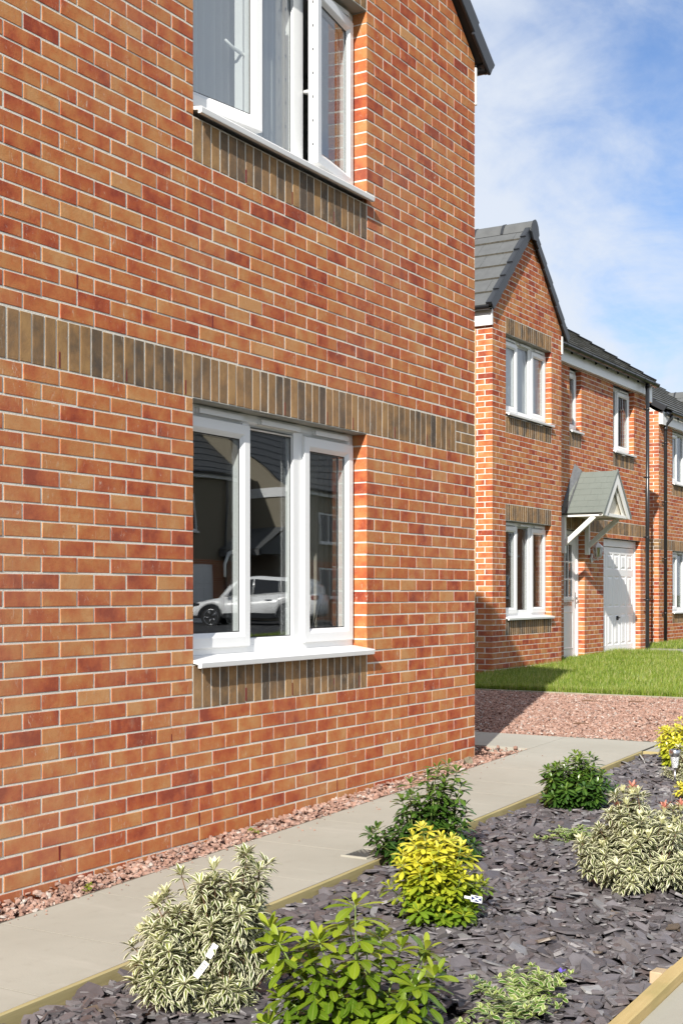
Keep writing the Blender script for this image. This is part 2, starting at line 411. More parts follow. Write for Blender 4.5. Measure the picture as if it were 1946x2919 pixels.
def window(house, W, u0, u1, z0, z1, style, sill=True, dF=-.1, opened=None, vents=True, handles=True, label=None, georgian=False):
    T = W.p; w = u1 - u0
    if style == 3: mull = [(.326, .36), (.614, .672)]; sashes = [(0, .017, .351), (2, .666, .983)]
    elif style == 2: mull = [(.36, .43)]; sashes = [(1, .40, .975)]
    else: mull = []; sashes = [(0, .05, .95)]
    fb, ft, fs = .075, .075, .05
    mb = MB()
    ring(mb, T, u0 + .003, u1 - .003, z0, z1, [(0, dF - .06), (0, dF - .003), (.003, dF), (.04, dF), (.048, dF - .006), (.062, dF - .02), (.062, dF - .06)])
    lbox(mb, T, (u0 + .02, dF - .055, z0), (u1 - .02, dF - .0015, z0 + .075)); 
    for (a, b) in mull: lbox(mb, T, (u0 + a * w, dF - .055, z0 + .05), (u0 + b * w, dF - .001, z1 - .05))
    fr = mb.build('window', WHITE, house, label)
    edges = [u0 + .05] + [x for ab in mull for x in (u0 + ab[0] * w, u0 + ab[1] * w)] + [u1 - .05]
    sash_i = {s_[0]: s_ for s_ in sashes}
    for i in range(len(mull) + 1):
        if i in sash_i:
            a, b = u0 + sash_i[i][1] * w, u0 + sash_i[i][2] * w; za, zb = z0 + .038, z1 - .066
            ang = (opened or {}).get(i, 0)
            hinge = a if i == 0 and style == 3 else b
            def TS(u, d, z, hinge=hinge, ang=ang, s_=(1 if hinge == a else -1)):
                if not ang: return T(u, d, z)
                du = u - hinge; dd = d - (dF + .0)
                ca, sa = math.cos(ang), math.sin(ang) * s_
                return T(hinge + du * ca - dd * sa, dF + du * sa + dd * ca, z)
            mb = MB(); f = dF + .020
            ring(mb, TS, a, b, za, zb, [(.001, f - .062), (.0, f - .03), (0, f - .003), (.003, f), (.052, f), (.060, f - .004), (.078, f - .018), (.078, f - .062)])
            ring(mb, TS, a, b, za, zb, [(.074, f - .062), (.001, f - .062)])
            if ang:
                # espagnolette strip on the free edge
                ue = b if hinge == a else a; s_ = -1 if hinge == a else 1
                for q in range(7):
                    zz = za + .10 + q * (zb - za - .2) / 6
                    lbox(mb, TS, (ue - .0022 * s_ * -1, f - .036, zz), (ue - .001 * s_, f - .027, zz + .016), 1); 
            mb.build('casement', [WHITE, METAL], fr)
            g = MB(); ring(g, TS, a, b, za, zb, [(.0785, f - .0185), (.084, f - .021)], 0); g.build('gasket', GASKET, fr)
            g = MB(); lbox(g, TS, (a + .079, f - .046, za + .079), (b - .079, f - .024, zb - .079)); g.build('pane', GLASS, fr)
            if handles:
                hz = za + .42 * (zb - za); ue = b - .035 if hinge == a else a + .035
                h = MB(); du = -1 if hinge == a else 1
                pts = [TS(ue, f - .066, hz + .01), TS(ue, f - .10, hz + .01), TS(ue + du * .02, f - .108, hz), TS(ue + du * .06, f - .105, hz - .06), TS(ue + du * .06, f - .105, hz - .13)] if not ang else \
                      [TS(ue, f - .066, hz), TS(ue, f - .10, hz), TS(ue + du * .03, f - .11, hz + .01), TS(ue + du * .09, f - .108, hz + .02), TS(ue + du * .14, f - .112, hz + .045)]
                h.tube(pts, [.011, .011, .011, .009, .007], 8); h.build('handle', WHITE, fr)
        else:
            a, b = edges[2 * i], edges[2 * i + 1]
            if i == len(mull): b -= .012
            za, zb = z0 + .077, z1 - .077
            g = MB(); ring(g, T, a - .0, b + .0, za, zb, [(-.004, dF - .004), (.003, dF - .016), (.003, dF - .05)], 0); g.build('glazing_bead', WHITE, fr)
            g = MB(); ring(g, T, a, b, za, zb, [(.0025, dF - .0165), (.008, dF - .019)], 0); g.build('gasket', GASKET, fr)
            g = MB(); lbox(g, T, (a + .004, dF - .045, za + .004), (b - .004, dF - .022, zb - .004)); g.build('pane', GLASS, fr)
        if georgian:
            pass
    if vents:
        segs = [(.088, .313), (.41, .636), (.733, .95)] if style == 3 else ([(.5, .9)] if style == 2 else [(.3, .7)])
        for (a, b) in segs:
            v = MB(); lbox(v, T, (u0 + a * w, dF - .004, z1 - .046), (u0 + b * w, dF + .024, z1 - .020)); lbox(v, T, (u0 + a * w - .006, dF - .004, z1 - .047), (u0 + a * w, dF + .009, z1 - .018)); lbox(v, T, (u0 + b * w, dF - .004, z1 - .047), (u0 + b * w + .006, dF + .009, z1 - .018))
            v.build('trickle_vent', WHITE, fr)
    if sill:
        s_ = MB(); prof = [(dF + .001, z0 + .002), (dF + .001, z0 - .012), (.03, z0 - .034), (.03, z0 - .052), (.05, z0 - .052), (.052, z0 - .049), (.056, z0 - .026), (.052, z0 - .020)]
        a, b = u0 + .001, u1 + .006; n = len(prof); base = len(s_.v)
        for u in (a, b):
            for d, z in prof: s_.v.append(T(u, d, z))
        for k in range(n): s_.face((base + k, base + (k + 1) % n, base + n + (k + 1) % n, base + n + k))
        s_.face(tuple(base + k for k in range(n))[::-1]); s_.face(tuple(base + n + k for k in range(n)))
        s_.build('sill', WHITE, fr)
    return fr
def lintel(house, W, u0, u1, z, dF=-.1):
    mb = MB(); lbox(mb, W.p, (u0 - .0, dF - .02, z - .004), (u1 + .0, -.012, z + .003)); lbox(mb, W.p, (u0 - .05, -.03, z - .0035), (u1 + .05, -.0045, z + .0055)); mb.build('lintel', LINTEL, house)
def room(house, W, u0, u1, z0, z1, d0, d1, mat, name='room'):
    """an open-fronted box of plaster behind a window"""
    mb = MB(); p = W.p
    A = [p(u0, d0, z0), p(u1, d0, z0), p(u1, d0, z1), p(u0, d0, z1)]; B = [p(u0, d1, z0), p(u1, d1, z0), p(u1, d1, z1), p(u0, d1, z1)]
    mb.poly(B); 
    for i in range(4): mb.quad(A[i], A[(i + 1) % 4], B[(i + 1) % 4], B[i])
    return mb.build(name, mat, house)
def curtain(W, u0, u1, z0, z1, d, mat, label, cat='curtain', amp=.022, wl=.075, name='curtain'):
    mb = MB(); n = max(12, int((u1 - u0) / .008)); base = 0
    for zi, z in enumerate((z0, z0 + .35 * (z1 - z0), z1)):
        for i in range(n + 1):
            u = u0 + (u1 - u0) * i / n; ph = 2 * math.pi * (u - u0) / wl
            mb.v.append(W.p(u + .006 * math.sin(ph * .37 + zi), d + amp * math.sin(ph + .5 * math.sin(ph * .31)) * (1.15 - .2 * zi), z))
    for zi in range(2):
        for i in range(n): mb.face((zi * (n + 1) + i, zi * (n + 1) + i + 1, (zi + 1) * (n + 1) + i + 1, (zi + 1) * (n + 1) + i), 0, sm=True)
    o = mb.build(name, mat); tag(o, label, cat); return rebase(o, W.p((u0 + u1) / 2, d, z0))

# ------------------------------------------------------------------ roofs
def tile_roof(house, O, U, Sv, N, wid, n, gauge=.30, tw=.30, trim=None):
    """O lower corner, U along the eaves, Sv up the slope, N normal"""
    O, U, Sv, N = Vector(O), Vector(U).normalized(), Vector(Sv).normalized(), Vector(N).normalized()
    mb = MB(); th = .024; rt = random.Random(5)
    for k in range(n):
        s0, s1 = k * gauge, (k + 1) * gauge + .05
        u = -(.5 * tw if k % 2 else 0)
        while u < wid - 1e-4:
            a, b = max(0, u) + .0015, min(wid, u + tw) - .0015; u += tw
            if b - a < .02: continue
            if trim and not trim(.5 * (a + b), s0 + .15): continue
            l0 = .030 + rt.uniform(-.002, .003); l1 = .0
            c = (rt.random(), rt.random(), 0, 1)
            P = lambda uu, ss, h: tuple(O + U * uu + Sv * ss + N * h)
            b0 = len(mb.v)
            mb.v += [P(a, s0, l0), P(b, s0, l0), P(b, s1, l1 + .0), P(a, s1, l1 + .0), P(a, s0, l0 + th), P(b, s0, l0 + th), P(b, s1, l1 + th), P(a, s1, l1 + th)]
            mb.face((b0 + 4, b0 + 5, b0 + 6, b0 + 7), 0, c); mb.face((b0, b0 + 1, b0 + 5, b0 + 4), 1, c)
            mb.face((b0, b0 + 4, b0 + 7, b0 + 3), 0, c); mb.face((b0 + 1, b0 + 2, b0 + 6, b0 + 5), 0, c); mb.face((b0, b0 + 3, b0 + 2, b0 + 1), 0, c)
    # felt under the tiles
    q = [O + N * -.012, O + U * wid + N * -.012, O + U * wid + Sv * (n * gauge) + N * -.012, O + Sv * (n * gauge) + N * -.012]
    if not trim: mb.quad(*q, 2)
    return mb.build('roof_tiles', [TILE, TAIL, DARKROOM], house)
def verge(house, O, Sv, N, out, n, gauge=.30, wid=.07, h=.125):
    """stepped dry-verge caps up a gable edge; `out` points away from the roof"""
    O, Sv, N, out = Vector(O), Vector(Sv).normalized(), Vector(N).normalized(), Vector(out).normalized()
    for k in range(n):
        mb = MB(); M = Matrix((( Sv.x, out.x, N.x, 0), (Sv.y, out.y, N.y, 0), (Sv.z, out.z, N.z, 0), (0, 0, 0, 1)))
        L = gauge + .012; lift = .02
        q = Matrix.Rotation(math.atan2(lift, L), 4, 'Y')
        mb.box((0, -.012, -h + .06), (L, .012, .062), 0, .006); mb.box((0, -.075, .05), (L, -.008, .062), 0, .004); mb.box((-.004, -.075, .02), (.006, .011, .0615), 0, .002)
        off = O + Sv * (k * gauge) + N * lift
        mb.v = [tuple(off + (M @ (q @ Vector(p)))) for p in mb.v]
        mb.build('verge_cap', VERGE, house)
def ridge(house, A, B, up=(0, 0, 1), seg=.45, r=.13, cap=True):
    A, B = Vector(A), Vector(B); n = max(1, round((B - A).length / seg)); t = (B - A).normalized(); side = t.cross(Vector((0, 0, 1))).normalized()
    mb = MB()
    prof = [(-r, -.085), (-r * .72, .0), (-r * .38, .062), (0, .085), (r * .38, .062), (r * .72, .0), (r, -.085)]
    for k in range(n):
        a, b = A + (B - A) * (k / n), A + (B - A) * ((k + 1) / n - .004 / (B - A).length); base = len(mb.v)
        for P in (a, b):
            for (x, z) in prof: mb.v.append(tuple(P + side * x + Vector((0, 0, z))))
        for i in range(6): mb.face((base + i, base + i + 1, base + 8 + i, base + 7 + i), 0, sm=False)
        mb.face(tuple(base + i for i in range(7))); mb.face(tuple(base + 7 + i for i in range(7))[::-1])
        if k: # raised joint band
            base = len(mb.v)
            for P in (a - t * .02, a + t * .02):
                for (x, z) in prof: mb.v.append(tuple(P + side * x * 1.05 + Vector((0, 0, z + .008))))
            for i in range(6): mb.face((base + i, base + i + 1, base + 8 + i, base + 7 + i), 1)
            mb.face(tuple(base + i for i in range(7)), 1); mb.face(tuple(base + 7 + i for i in range(7))[::-1], 1)
    mb.build('ridge_tiles', [TILE, VERGE], house)
    if cap:
        mb = MB(); base = 0
        pc = [(-r * 1.04, -.10), (-r * .76, .01), (-r * .4, .072), (0, .096), (r * .4, .072), (r * .76, .01), (r * 1.04, -.10), (r * .5, -.20), (-r * .5, -.20)]
        for dt in (0, -.022):
            for (x, z) in pc: mb.v.append(tuple(A + t * (dt - .004) + side * x + Vector((0, 0, z))))
        k = len(pc)
        for i in range(k): mb.face((i, (i + 1) % k, k + (i + 1) % k, k + i))
        mb.face(tuple(range(k))); mb.face(tuple(range(k, 2 * k))[::-1]); mb.build('ridge_end_cap', VERGE, house)
def gutter(house, A, B, r=.056, brackets=7, out=None, nb=True):
    """half-round gutter from A to B (centre line at its rim)"""
    A, B = Vector(A), Vector(B); t = (B - A).normalized(); side = t.cross(Vector((0, 0, 1))).normalized(); mb = MB(); n = 10
    def half(P, rr, ri, Q):
        base = len(mb.v)
        for X in (P, Q):
            for i in range(n + 1):
                w = math.pi * i / n; mb.v.append(tuple(X + side * (-math.cos(w) * rr) + Vector((0, 0, -math.sin(w) * rr))))
            for i in range(n + 1):
                w = math.pi * (n - i) / n; mb.v.append(tuple(X + side * (-math.cos(w) * ri) + Vector((0, 0, -math.sin(w) * ri))))
        k = 2 * n + 2
        for i in range(k): mb.face((base + i, base + (i + 1) % k, base + k + (i + 1) % k, base + k + i), 0, sm=True)
        return base, k
    half(A, r, r - .004, B)
    for (P, s_) in ((A, 1), (B, -1)):   # stop ends
        half(P - t * s_ * .004, r + .004, .003, P + t * s_ * .022)
    g = mb.build('gutter', BLACKP, house)
    for i in range(brackets):
        mb = MB(); P = A + (B - A) * ((i + .5) / brackets); half(P - t * .014, r + .006, r - .001, P + t * .014)
        if out is not None:
            o = Vector(out); mb.box((-.012, -.0, -.07), (.012, .045, .0), 0, .002); M = Matrix(((t.x, -o.x, 0, 0), (t.y, -o.y, 0, 0), (0, 0, 1, 0), (0, 0, 0, 1)))
            m0 = len(mb.v) - 24
            for q in range(m0, len(mb.v)): mb.v[q] = tuple(P - o * r + M @ Vector(mb.v[q]))
        mb.build('gutter_bracket', BLACKP, g)
    return g
def downpipe(house, pts, r=.034, clips=(), wall=(0, 1, 0)):
    mb = MB(); mb.tube(pts, r, 14); top = Vector(pts[0])
    # sockets
    for q in (0, len(pts) - 2):
        P, Q = Vector(pts[q]), Vector(pts[q + 1]); t = (Q - P).normalized(); 
        mb.tube([P + t * .0, P + t * min(.09, (Q - P).length * .5)], r + .006, 14)
    d = mb.build('downpipe', BLACKP, house); w = Vector(wall); s_ = w.cross(Vector((0, 0, 1)))
    for z in clips:
        x, y = pts[-1][0], pts[-1][1]; c = MB(); c.tube([(x, y, z - .014), (x, y, z + .014)], r + .007, 14)
        a = Vector((x, y, z)); c.box((-.07, -.012, -.012), (.07, .012, .012)); M = Matrix(((s_.x, w.x, 0, 0), (s_.y, w.y, 0, 0), (0, 0, 1, 0), (0, 0, 0, 1)))
        for q in range(len(c.v) - 8, len(c.v)): c.v[q] = tuple(a + w * .045 + M @ Vector(c.v[q]))
        c.build('pipe_clip', BLACKP, d)
    return d
def bboard(house, a, b, mat, name, ch=.003):
    mb = MB(); mb.box(a, b, 0, ch); return mb.build(name, mat, house)

# ================================================================== the near house
HA = thing('brick_house', 'near red brick house with an open upper window above a closed one', 'house', (-4.4, 4.5, -.1), 'brick houses')
W1 = Frame((0, 0, 0), (1, 0, 0), (0, -1, 0))
WA, WB = -3.313, -1.559
RZ, RS = 5.08, .79                     # roof base line at the corner, slope
mb = MB()
brick_wall(mb, W1, -8.8, 0, -.225, 8.6, openings=[(WA, WB, .825, 2.175), (WA, WB, 3.6, 4.8)],
           bands=[(-8.8, -.3125, 2.175, 2.4), (WA, WB, .6, .825), (WA, WB, 3.375, 3.6), (WA, WB, 4.8, 5.025)],
           lines=[(RS, 1, RZ - .05), (-RS, 1, RZ - .05 + RS * 8.8)], qb=0, par0=1, skip=[(-.32, 0, 2.17, 2.41)])
mb.build('front_wall', BM, HA, attr=True)
def side_wall(house, X, y0, y1, z0, z1, n, par0, lines=(), name='side_wall', openings=(), skip=(), bands=()):
    """wall along +Y whose first brick in each course is the end of the front wall's corner brick"""
    W = Frame((X, y0, 0), (0, 1, 0), (n, 0, 0)); m = MB()
    brick_wall(m, W, 0, y1 - y0, z0, z1, par0=par0, lines=lines, openings=openings, skip=skip, bands=bands)
    # drop the first brick of every course (the front wall's corner brick shows there)
    keep = []
    for i, f in enumerate(m.f):
        c = sum((Vector(m.v[k]) for k in f), Vector()) / len(f)
        if m.m[i] != 1 and (c.y - y0) < (.222 if True else 0):
            zc = math.floor((c.z - ZREF) / .075); par = (zc + par0) % 2
            lim = .1075 if par == 1 else .2175
            if max(m.v[k][1] for k in f) < y0 + lim + .003: continue
        keep.append(i)
    m.f = [m.f[i] for i in keep]; m.m = [m.m[i] for i in keep]; m.c = [m.c[i] for i in keep]; m.sm = [m.sm[i] for i in keep]
    return m.build(name, BM if house is HA else BMF, house, attr=True)
side_wall(HA, 0, 0, 9, -.225, 4.95, 1, 0)
mb = MB(); mb.quad((-8.8, 9, -.3), (0, 9, -.3), (0, 9, 5), (-8.8, 9, 5), 0); mb.poly([(-8.8, 9, 5), (0, 9, 5), (-4.4, 9, 8.5)]); mb.quad((-8.79, 0.03, -.3), (-8.79, 9, -.3), (-8.79, 9, 5), (-8.79, .03, 5)); mb.build('rear_wall', MORTAR, HA)
window(HA, W1, WA, WB, .86, 2.17, 3, label='closed lower window of the near house')
window(HA, W1, WA, WB, 3.66, 4.795, 3, opened={0: R(8.6), 2: R(8.8)}, label='upper window of the near house with both side casements ajar')
lintel(HA, W1, WA, WB, 2.175); lintel(HA, W1, WA, WB, 4.8)
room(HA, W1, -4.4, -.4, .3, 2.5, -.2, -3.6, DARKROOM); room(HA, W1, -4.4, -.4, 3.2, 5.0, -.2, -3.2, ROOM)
for z0 in (.86, 3.66):
    bb = MB(); bb.box((WA - .05, .165, z0 - .01), (WB + .05, .36, z0 + .018), 0, .004); bb.build('window_board', WHITE, HA)
    for (a, b) in ((WA - .35, WA - .004), (WB + .004, WB + .35)):      # inner cavity closers
        bb = MB(); bb.box((a, .165, z0 - .1), (b, .2, z0 + 1.4)); bb.build('window_reveal', ROOM, HA)
rt = math.atan(RS); sv = Vector((-math.cos(rt), 0, math.sin(rt))); nn = Vector((math.sin(rt), 0, math.cos(rt)))
LR = (4.4 + .12) / math.cos(rt)
NT_ = 17; GA = LR / NT_
tile_roof(HA, (.12, 9.1, RZ - RS * .12), (0, -1, 0), sv, nn, 9.16, NT_, GA)
sv2 = Vector((math.cos(rt), 0, math.sin(rt))); nn2 = Vector((-math.sin(rt), 0, math.cos(rt)))
tile_roof(HA, (-8.92, -.06, RZ - RS * .12), (0, 1, 0), sv2, nn2, 9.16, NT_, GA)
verge(HA, (.125, -.07, RZ - RS * .125), sv, nn, (0, -1, 0), NT_, GA); verge(HA, (-8.925, -.07, RZ - RS * .125), sv2, nn2, (0, -1, 0), NT_, GA)
ridge(HA, (-4.4, -.08, RZ + RS * 4.4 + .03), (-4.4, 9.1, RZ + RS * 4.4 + .03))
bboard(HA, (.002, -.01, 4.715), (.024, 9.0, 4.985), WHITE, 'fascia'); gutter(HA, (.10, -.05, 5.02), (.10, 9.05, 5.02), out=(1, 0, 0), brackets=9, r=.056)
weeps(HA, W1, [(-4.275 + 0, 2.185, .07), (-3.825, 2.185, .07), (-3.375, 2.185, .07), (-2.925, 2.185, .07), (-2.475, 2.185, .07), (-2.025, 2.185, .07), (-1.575 - .15, 2.185, .07), (-1.2, 2.185, .07), (-.75, 2.185, .07), (-.42, 2.185, .07),
   (-2.85, .61, .07), (-2.4, .61, .07), (-1.95, .61, .07), (-1.65, .61, .07), (-2.85, 3.385, .07), (-2.4, 3.385, .07), (-1.95, 3.385, .07), (-1.65, 3.385, .07),
   (-4.1625, 2.555, .065), (-3.15, 2.555, .065), (-.9, 2.555, .065), (-3.4875, .455, .065), (-1.0125, .455, .065), (-4.275, .005, .065), (-3.0375 - .225, .005, .065), (-1.9125, .005, .065), (-.5625, .08, .065)])

# ================================================================== the second house
HB = thing('brick_house', 'brick house with pointed front gable, grey door canopy and white garage door', 'house', (11.3, 7.5, .1), 'brick houses')
GX, GY = 7.38, 3.22; GWID = 2.475
W2 = Frame((GX, GY, 0), (1, 0, 0), (0, -1, 0)); a2, b2 = .44, 2.08
BZ = 5.10
mb = MB()
brick_wall(mb, W2, 0, GWID, 0, 6.4, openings=[(a2, b2, .825, 2.175), (a2, b2, 3.6, 4.725)], bands=[(a2, b2, 2.175, 2.4), (a2, b2, .6, .825), (a2, b2, 3.375, 3.6), (a2, b2, 4.725, 4.95)],
           lines=[(-1, 1, BZ - .02), (1, 1, BZ - .02 + GWID)], qa=0, qb=0, par0=0)
mb.build('front_wall', BMF, HB, attr=True)
YR = 3.67
side_wall(HB, GX, GY, 11.6, 0, 8.2, -1, 1, lines=[(-.66, 1, 4.85), (.66, 1, 4.95 + .66 * 8.1)])
mb = MB(); mb.quad((GX + GWID, GY + .03, 0), (GX + GWID, YR, 0), (GX + GWID, YR, 5.05), (GX + GWID, GY + .03, 5.05)); mb.build('return_wall', MORTAR, HB)
ZREF = 2.205
W2b = Frame((0, YR, 0), (1, 0, 0), (0, -1, 0)); X0, X1 = GX + GWID, 15.2
DO = (11.10, 12.03, .03, 2.205); GO = (12.94, 14.92, .03, 2.13); V1 = (11.35, 11.88, 3.78, 4.845); V2 = (13.43, 14.55, 3.63, 4.845)
mb = MB()
brick_wall(mb, W2b, X0, X1, .03, 5.0, openings=[DO, GO, V1, V2], bands=[(X0, X1, 2.205, 2.43), (V1[0], V1[1], 3.555, 3.78), (V2[0], V2[1], 3.405, 3.63)], qb=1, par0=0, reveal=.16)
mb.build('recessed_front_wall', BMF, HB, attr=True)
ZREF = 2.175
side_wall(HB, X1, YR, 11.6, .0, 8.3, 1, 0, lines=[(-.66, 1, 5.03), (.66, 1, 5.03 + .66 * 7.93)], name='far_side_wall')
mb = MB(); mb.quad((GX, 11.6, 0), (X1, 11.6, 0), (X1, 11.6, 5.1), (GX, 11.6, 5.1)); mb.build('rear_wall', MORTAR, HB)
window(HB, W2, a2, b2, .86, 2.17, 3, label='lower gable window'); window(HB, W2, a2, b2, 3.66, 4.72, 3, label='upper gable window')
lintel(HB, W2, a2, b2, 2.175); lintel(HB, W2, a2, b2, 4.725)
window(HB, W2b, V1[0], V1[1], 3.83, 4.83, 1, label='slim upper window over the door'); window(HB, W2b, V2[0], V2[1], 3.69, 4.83, 2, label='upper window over the garage')
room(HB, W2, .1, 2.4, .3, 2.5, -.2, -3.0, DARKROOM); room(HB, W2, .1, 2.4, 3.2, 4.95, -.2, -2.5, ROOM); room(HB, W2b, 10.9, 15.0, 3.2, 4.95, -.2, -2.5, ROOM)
# gable roof
sl = Vector((1, 0, 1)).normalized(); nl = Vector((-1, 0, 1)).normalized(); sr = Vector((-1, 0, 1)).normalized(); nr = Vector((1, 0, 1)).normalized()
ov = .13; Lg = (GWID / 2 + ov) * math.sqrt(2); gn = 6; gg = Lg / gn
tile_roof(HB, (GX - ov, 8.0, BZ - ov), (0, -1, 0), sl, nl, 8.0 - GY + .05, gn, gg)
tile_roof(HB, (GX + GWID + ov, GY - .05, BZ - ov), (0, 1, 0), sr, nr, 2.6, gn, gg)
verge(HB, (GX - ov, GY - .06, BZ - ov), sl, nl, (0, -1, 0), gn, gg); verge(HB, (GX + GWID + ov, GY - .06, BZ - ov), sr, nr, (0, -1, 0), gn, gg)
ridge(HB, (GX + GWID / 2, GY - .08, BZ + GWID / 2 + .02), (GX + GWID / 2, 8, BZ + GWID / 2 + .02))
for (a, b) in ((GX - .045, GX - .002), (GX + GWID + .002, GX + GWID + .045)):
    bboard(HB, (a, GY - .012, 4.755), (b, 8 if a < GX else YR - .075, 5.02), WHITE, 'fascia')
gutter(HB, (GX - .115, GY - .02, 5.0), (GX - .115, 8, 5.0), out=(-1, 0, 0), brackets=6)
downpipe(HB, [(GX - .115, 3.60, 4.97), (GX - .115, 3.60, 4.85), (GX - .08, 3.66, 4.72), (GX - .08, 3.66, .1)], .034)
# main roof (rises away from us)
rp = math.atan(.66); sm = Vector((0, math.cos(rp), math.sin(rp))); nm = Vector((0, -math.sin(rp), math.cos(rp)))
EY, EZ = 3.545, 5.095
def tr(u, s):
    X = GX - .05 + u; y = EY + s * math.cos(rp); z = EZ + s * math.sin(rp)
    if X < GX + GWID / 2: return y > 8.0 - .4
    return X > GX + GWID + .05 or z > BZ + (GX + GWID - X) + .05
tile_roof(HB, (GX - .05, EY, EZ), (1, 0, 0), sm, nm, 8.02, 17, .302, trim=tr)
mb = MB(); mb.quad((X0, EY + .02, EZ - .02), (X1 + .1, EY + .02, EZ - .02), (X1 + .1, 7.6, 7.74), (X0, 7.6, 7.74)); mb.quad((GX, 7.6, 7.74), (X1 + .1, 7.6, 7.74), (X1 + .1, 11.7, 5.05), (GX, 11.7, 5.05)); mb.build('roof_underlay', DARKROOM, HB)
verge(HB, (15.36, EY, EZ), sm, nm, (1, 0, 0), 17, .302); ridge(HB, (GX, 7.70, 7.90), (15.36, 7.70, 7.90), cap=False)
bboard(HB, (X0 + .05, YR - .07, 4.845), (X1 + .0, YR - .002, 5.09), WHITE, 'fascia'); bboard(HB, (X1 + .002, YR - .085, 4.74), (X1 + .15, YR + .2, 5.085), WHITE, 'eaves_box')
gutter(HB, (X0 + .02, YR - .165, 5.075), (15.36, YR - .165, 5.075), out=(0, -1, 0), brackets=10, r=.066)
downpipe(HB, [(14.85, YR - .155, 5.03), (14.85, YR - .155, .08)], .036, clips=[4.55, 3.3, 2.2, 1.05])
mb = MB(); mb.box((GX - .006, 3.462, .08), (GX + .02, 3.482, 4.755)); mb.build('movement_joint', m_simple('tan_sealant', (.50, .36, .20), .7, var=.08), HB)
# front door
dY = YR + .125
mb = MB()
mb.box((DO[0] + .003, dY - .02, .08), (DO[0] + .065, dY + .07, 2.2), 0, .004); mb.box((DO[1] - .065, dY - .02, .08), (DO[1] - .003, dY + .07, 2.2), 0, .004); mb.box((DO[0] + .065, dY - .0195, 2.13), (DO[1] - .065, dY + .07, 2.2), 0, .004); mb.box((DO[0] + .065, dY - .05, .06), (DO[1] - .065, dY + .07, .1), 1, .004)
dr = mb.build('door_frame', [WHITE, KERB], HB)
dx0, dx1 = DO[0] + .07, DO[1] - .07; gx0, gx1, gz0, gz1 = dx0 + .17, dx1 - .17, 1.12, 1.97
mb = MB(); y0, y1 = dY, dY + .045
mb.box((dx0, y0, .11), (gx0, y1, 2.12), 0, .003); mb.box((gx1, y0, .11), (dx1, y1, 2.12), 0, .003); mb.box((gx0, y0 + .0015, gz1), (gx1, y1, 2.12), 0, .003); mb.box((gx0, y0 + .0015, .11), (gx1, y1, gz0), 0, .003)
mb.box((gx0 - .035, y0 - .014, gz0 - .06), (gx1 + .035, y0 + .01, gz0), 0, .006); mb.box((gx0 - .035, y0 - .014, gz1), (gx1 + .035, y0 + .01, gz1 + .05), 0, .006)
for i in range(2): x = gx0 + (gx1 - gx0) * (i + 1) / 3; mb.box((x - .011, y0 + .004, gz0), (x + .011, y1 - .004, gz1), 0, .003)
for i in range(2): z = gz0 + (gz1 - gz0) * (i + 1) / 3; mb.box((gx0, y0 + .003, z - .011), (gx1, y1 - .003, z + .011), 0, .003)
T = lambda u, d, z: (u, y0 - d, z)
ring(mb, T, gx0 - .03, gx1 + .03, .26, .88, [(0, -.001), (.006, .008), (.016, .008), (.03, -.001)]); 
mb.build('door_leaf', WHITE, dr)
mb = MB(); mb.box((gx0, y0 + .018, gz0), (gx1, y0 + .026, gz1)); mb.build('door_pane', GLASS, dr)
mb = MB(); mb.box((dx0 + .2, y0 - .008, .965), (dx1 - .2, y0 + .001, 1.035), 0, .003); mb.build('letter_plate', METAL, dr)
mb = MB(); mb.box((dx1 - .045, y0 - .01, .93), (dx1 - .018, y0 + .001, 1.19), 0, .003); mb.tube([(dx1 - .031, y0 - .01, 1.1), (dx1 - .031, y0 - .05, 1.1), (dx1 - .05, y0 - .055, 1.1), (dx1 - .14, y0 - .05, 1.095)], .009, 8); mb.build('door_handle', METAL, dr)
room(HB, W2b, 10.95, 12.3, .1, 2.3, -.2, -2.6, DARKROOM, 'hallway')
# garage door
gy = YR + .11; A, B, Z0g, Z1g = GO[0] + .06, GO[1] - .05, .075, 1.985
mb = MB(); mb.box((GO[0] + .003, gy - .02, .06), (A - .002, gy + .08, 2.125), 0, .004); mb.box((B + .002, gy - .02, .06), (GO[1] - .003, gy + .08, 2.125), 0, .004); mb.box((A - .002, gy - .0195, Z1g + .01), (B + .002, gy + .08, 2.125), 0, .004)
gf = mb.build('garage_frame', WHITE, HB)
mb = MB(); rows = [(.06, .205), (.265, .555), (.617, .906)]; H = Z1g - Z0g; cols = 5; cw = (B - A - .1) / cols
T = lambda u, d, z: (u, gy - d, z)
lbox(mb, T, (A, -.03, Z0g), (B, -.012, Z1g))
zc = [Z0g, *[z for r in rows[::-1] for z in (Z1g - r[1] * H, Z1g - r[0] * H)], Z1g]
for i in range(0, len(zc), 2): lbox(mb, T, (A, -.012, zc[i]), (B, 0, zc[i + 1]))
for r in rows:
    za, zb = Z1g - r[1] * H, Z1g - r[0] * H; xs = [A] + [v for c in range(cols) for v in (A + .05 + c * cw + .045, A + .05 + (c + 1) * cw - .045)] + [B]
    for i in range(0, len(xs), 2): lbox(mb, T, (xs[i], -.012, za), (xs[i + 1], 0, zb))
    for c in range(cols):
        a, b = xs[2 * c + 1], xs[2 * c + 2]
        ring(mb, T, a, b, za, zb, [(0, 0), (.012, -.010), (.024, -.011), (.055, .001), (.058, .001)]); mb.quad(T(a + .058, .001, za + .058), T(b - .058, .001, za + .058), T(b - .058, .001, zb - .058), T(a + .058, .001, zb - .058))
gd = mb.build('garage_door', WHITE, HB)
mb = MB(); xc = .5 * (A + B); mb.box((xc - .03, gy - .03, .69), (xc + .03, gy + .004, .77), 0, .01); mb.tube([(xc - .035, gy - .045, .735), (xc + .035, gy - .045, .735)], .012, 8); mb.build('garage_handle', BLACKP, gd)
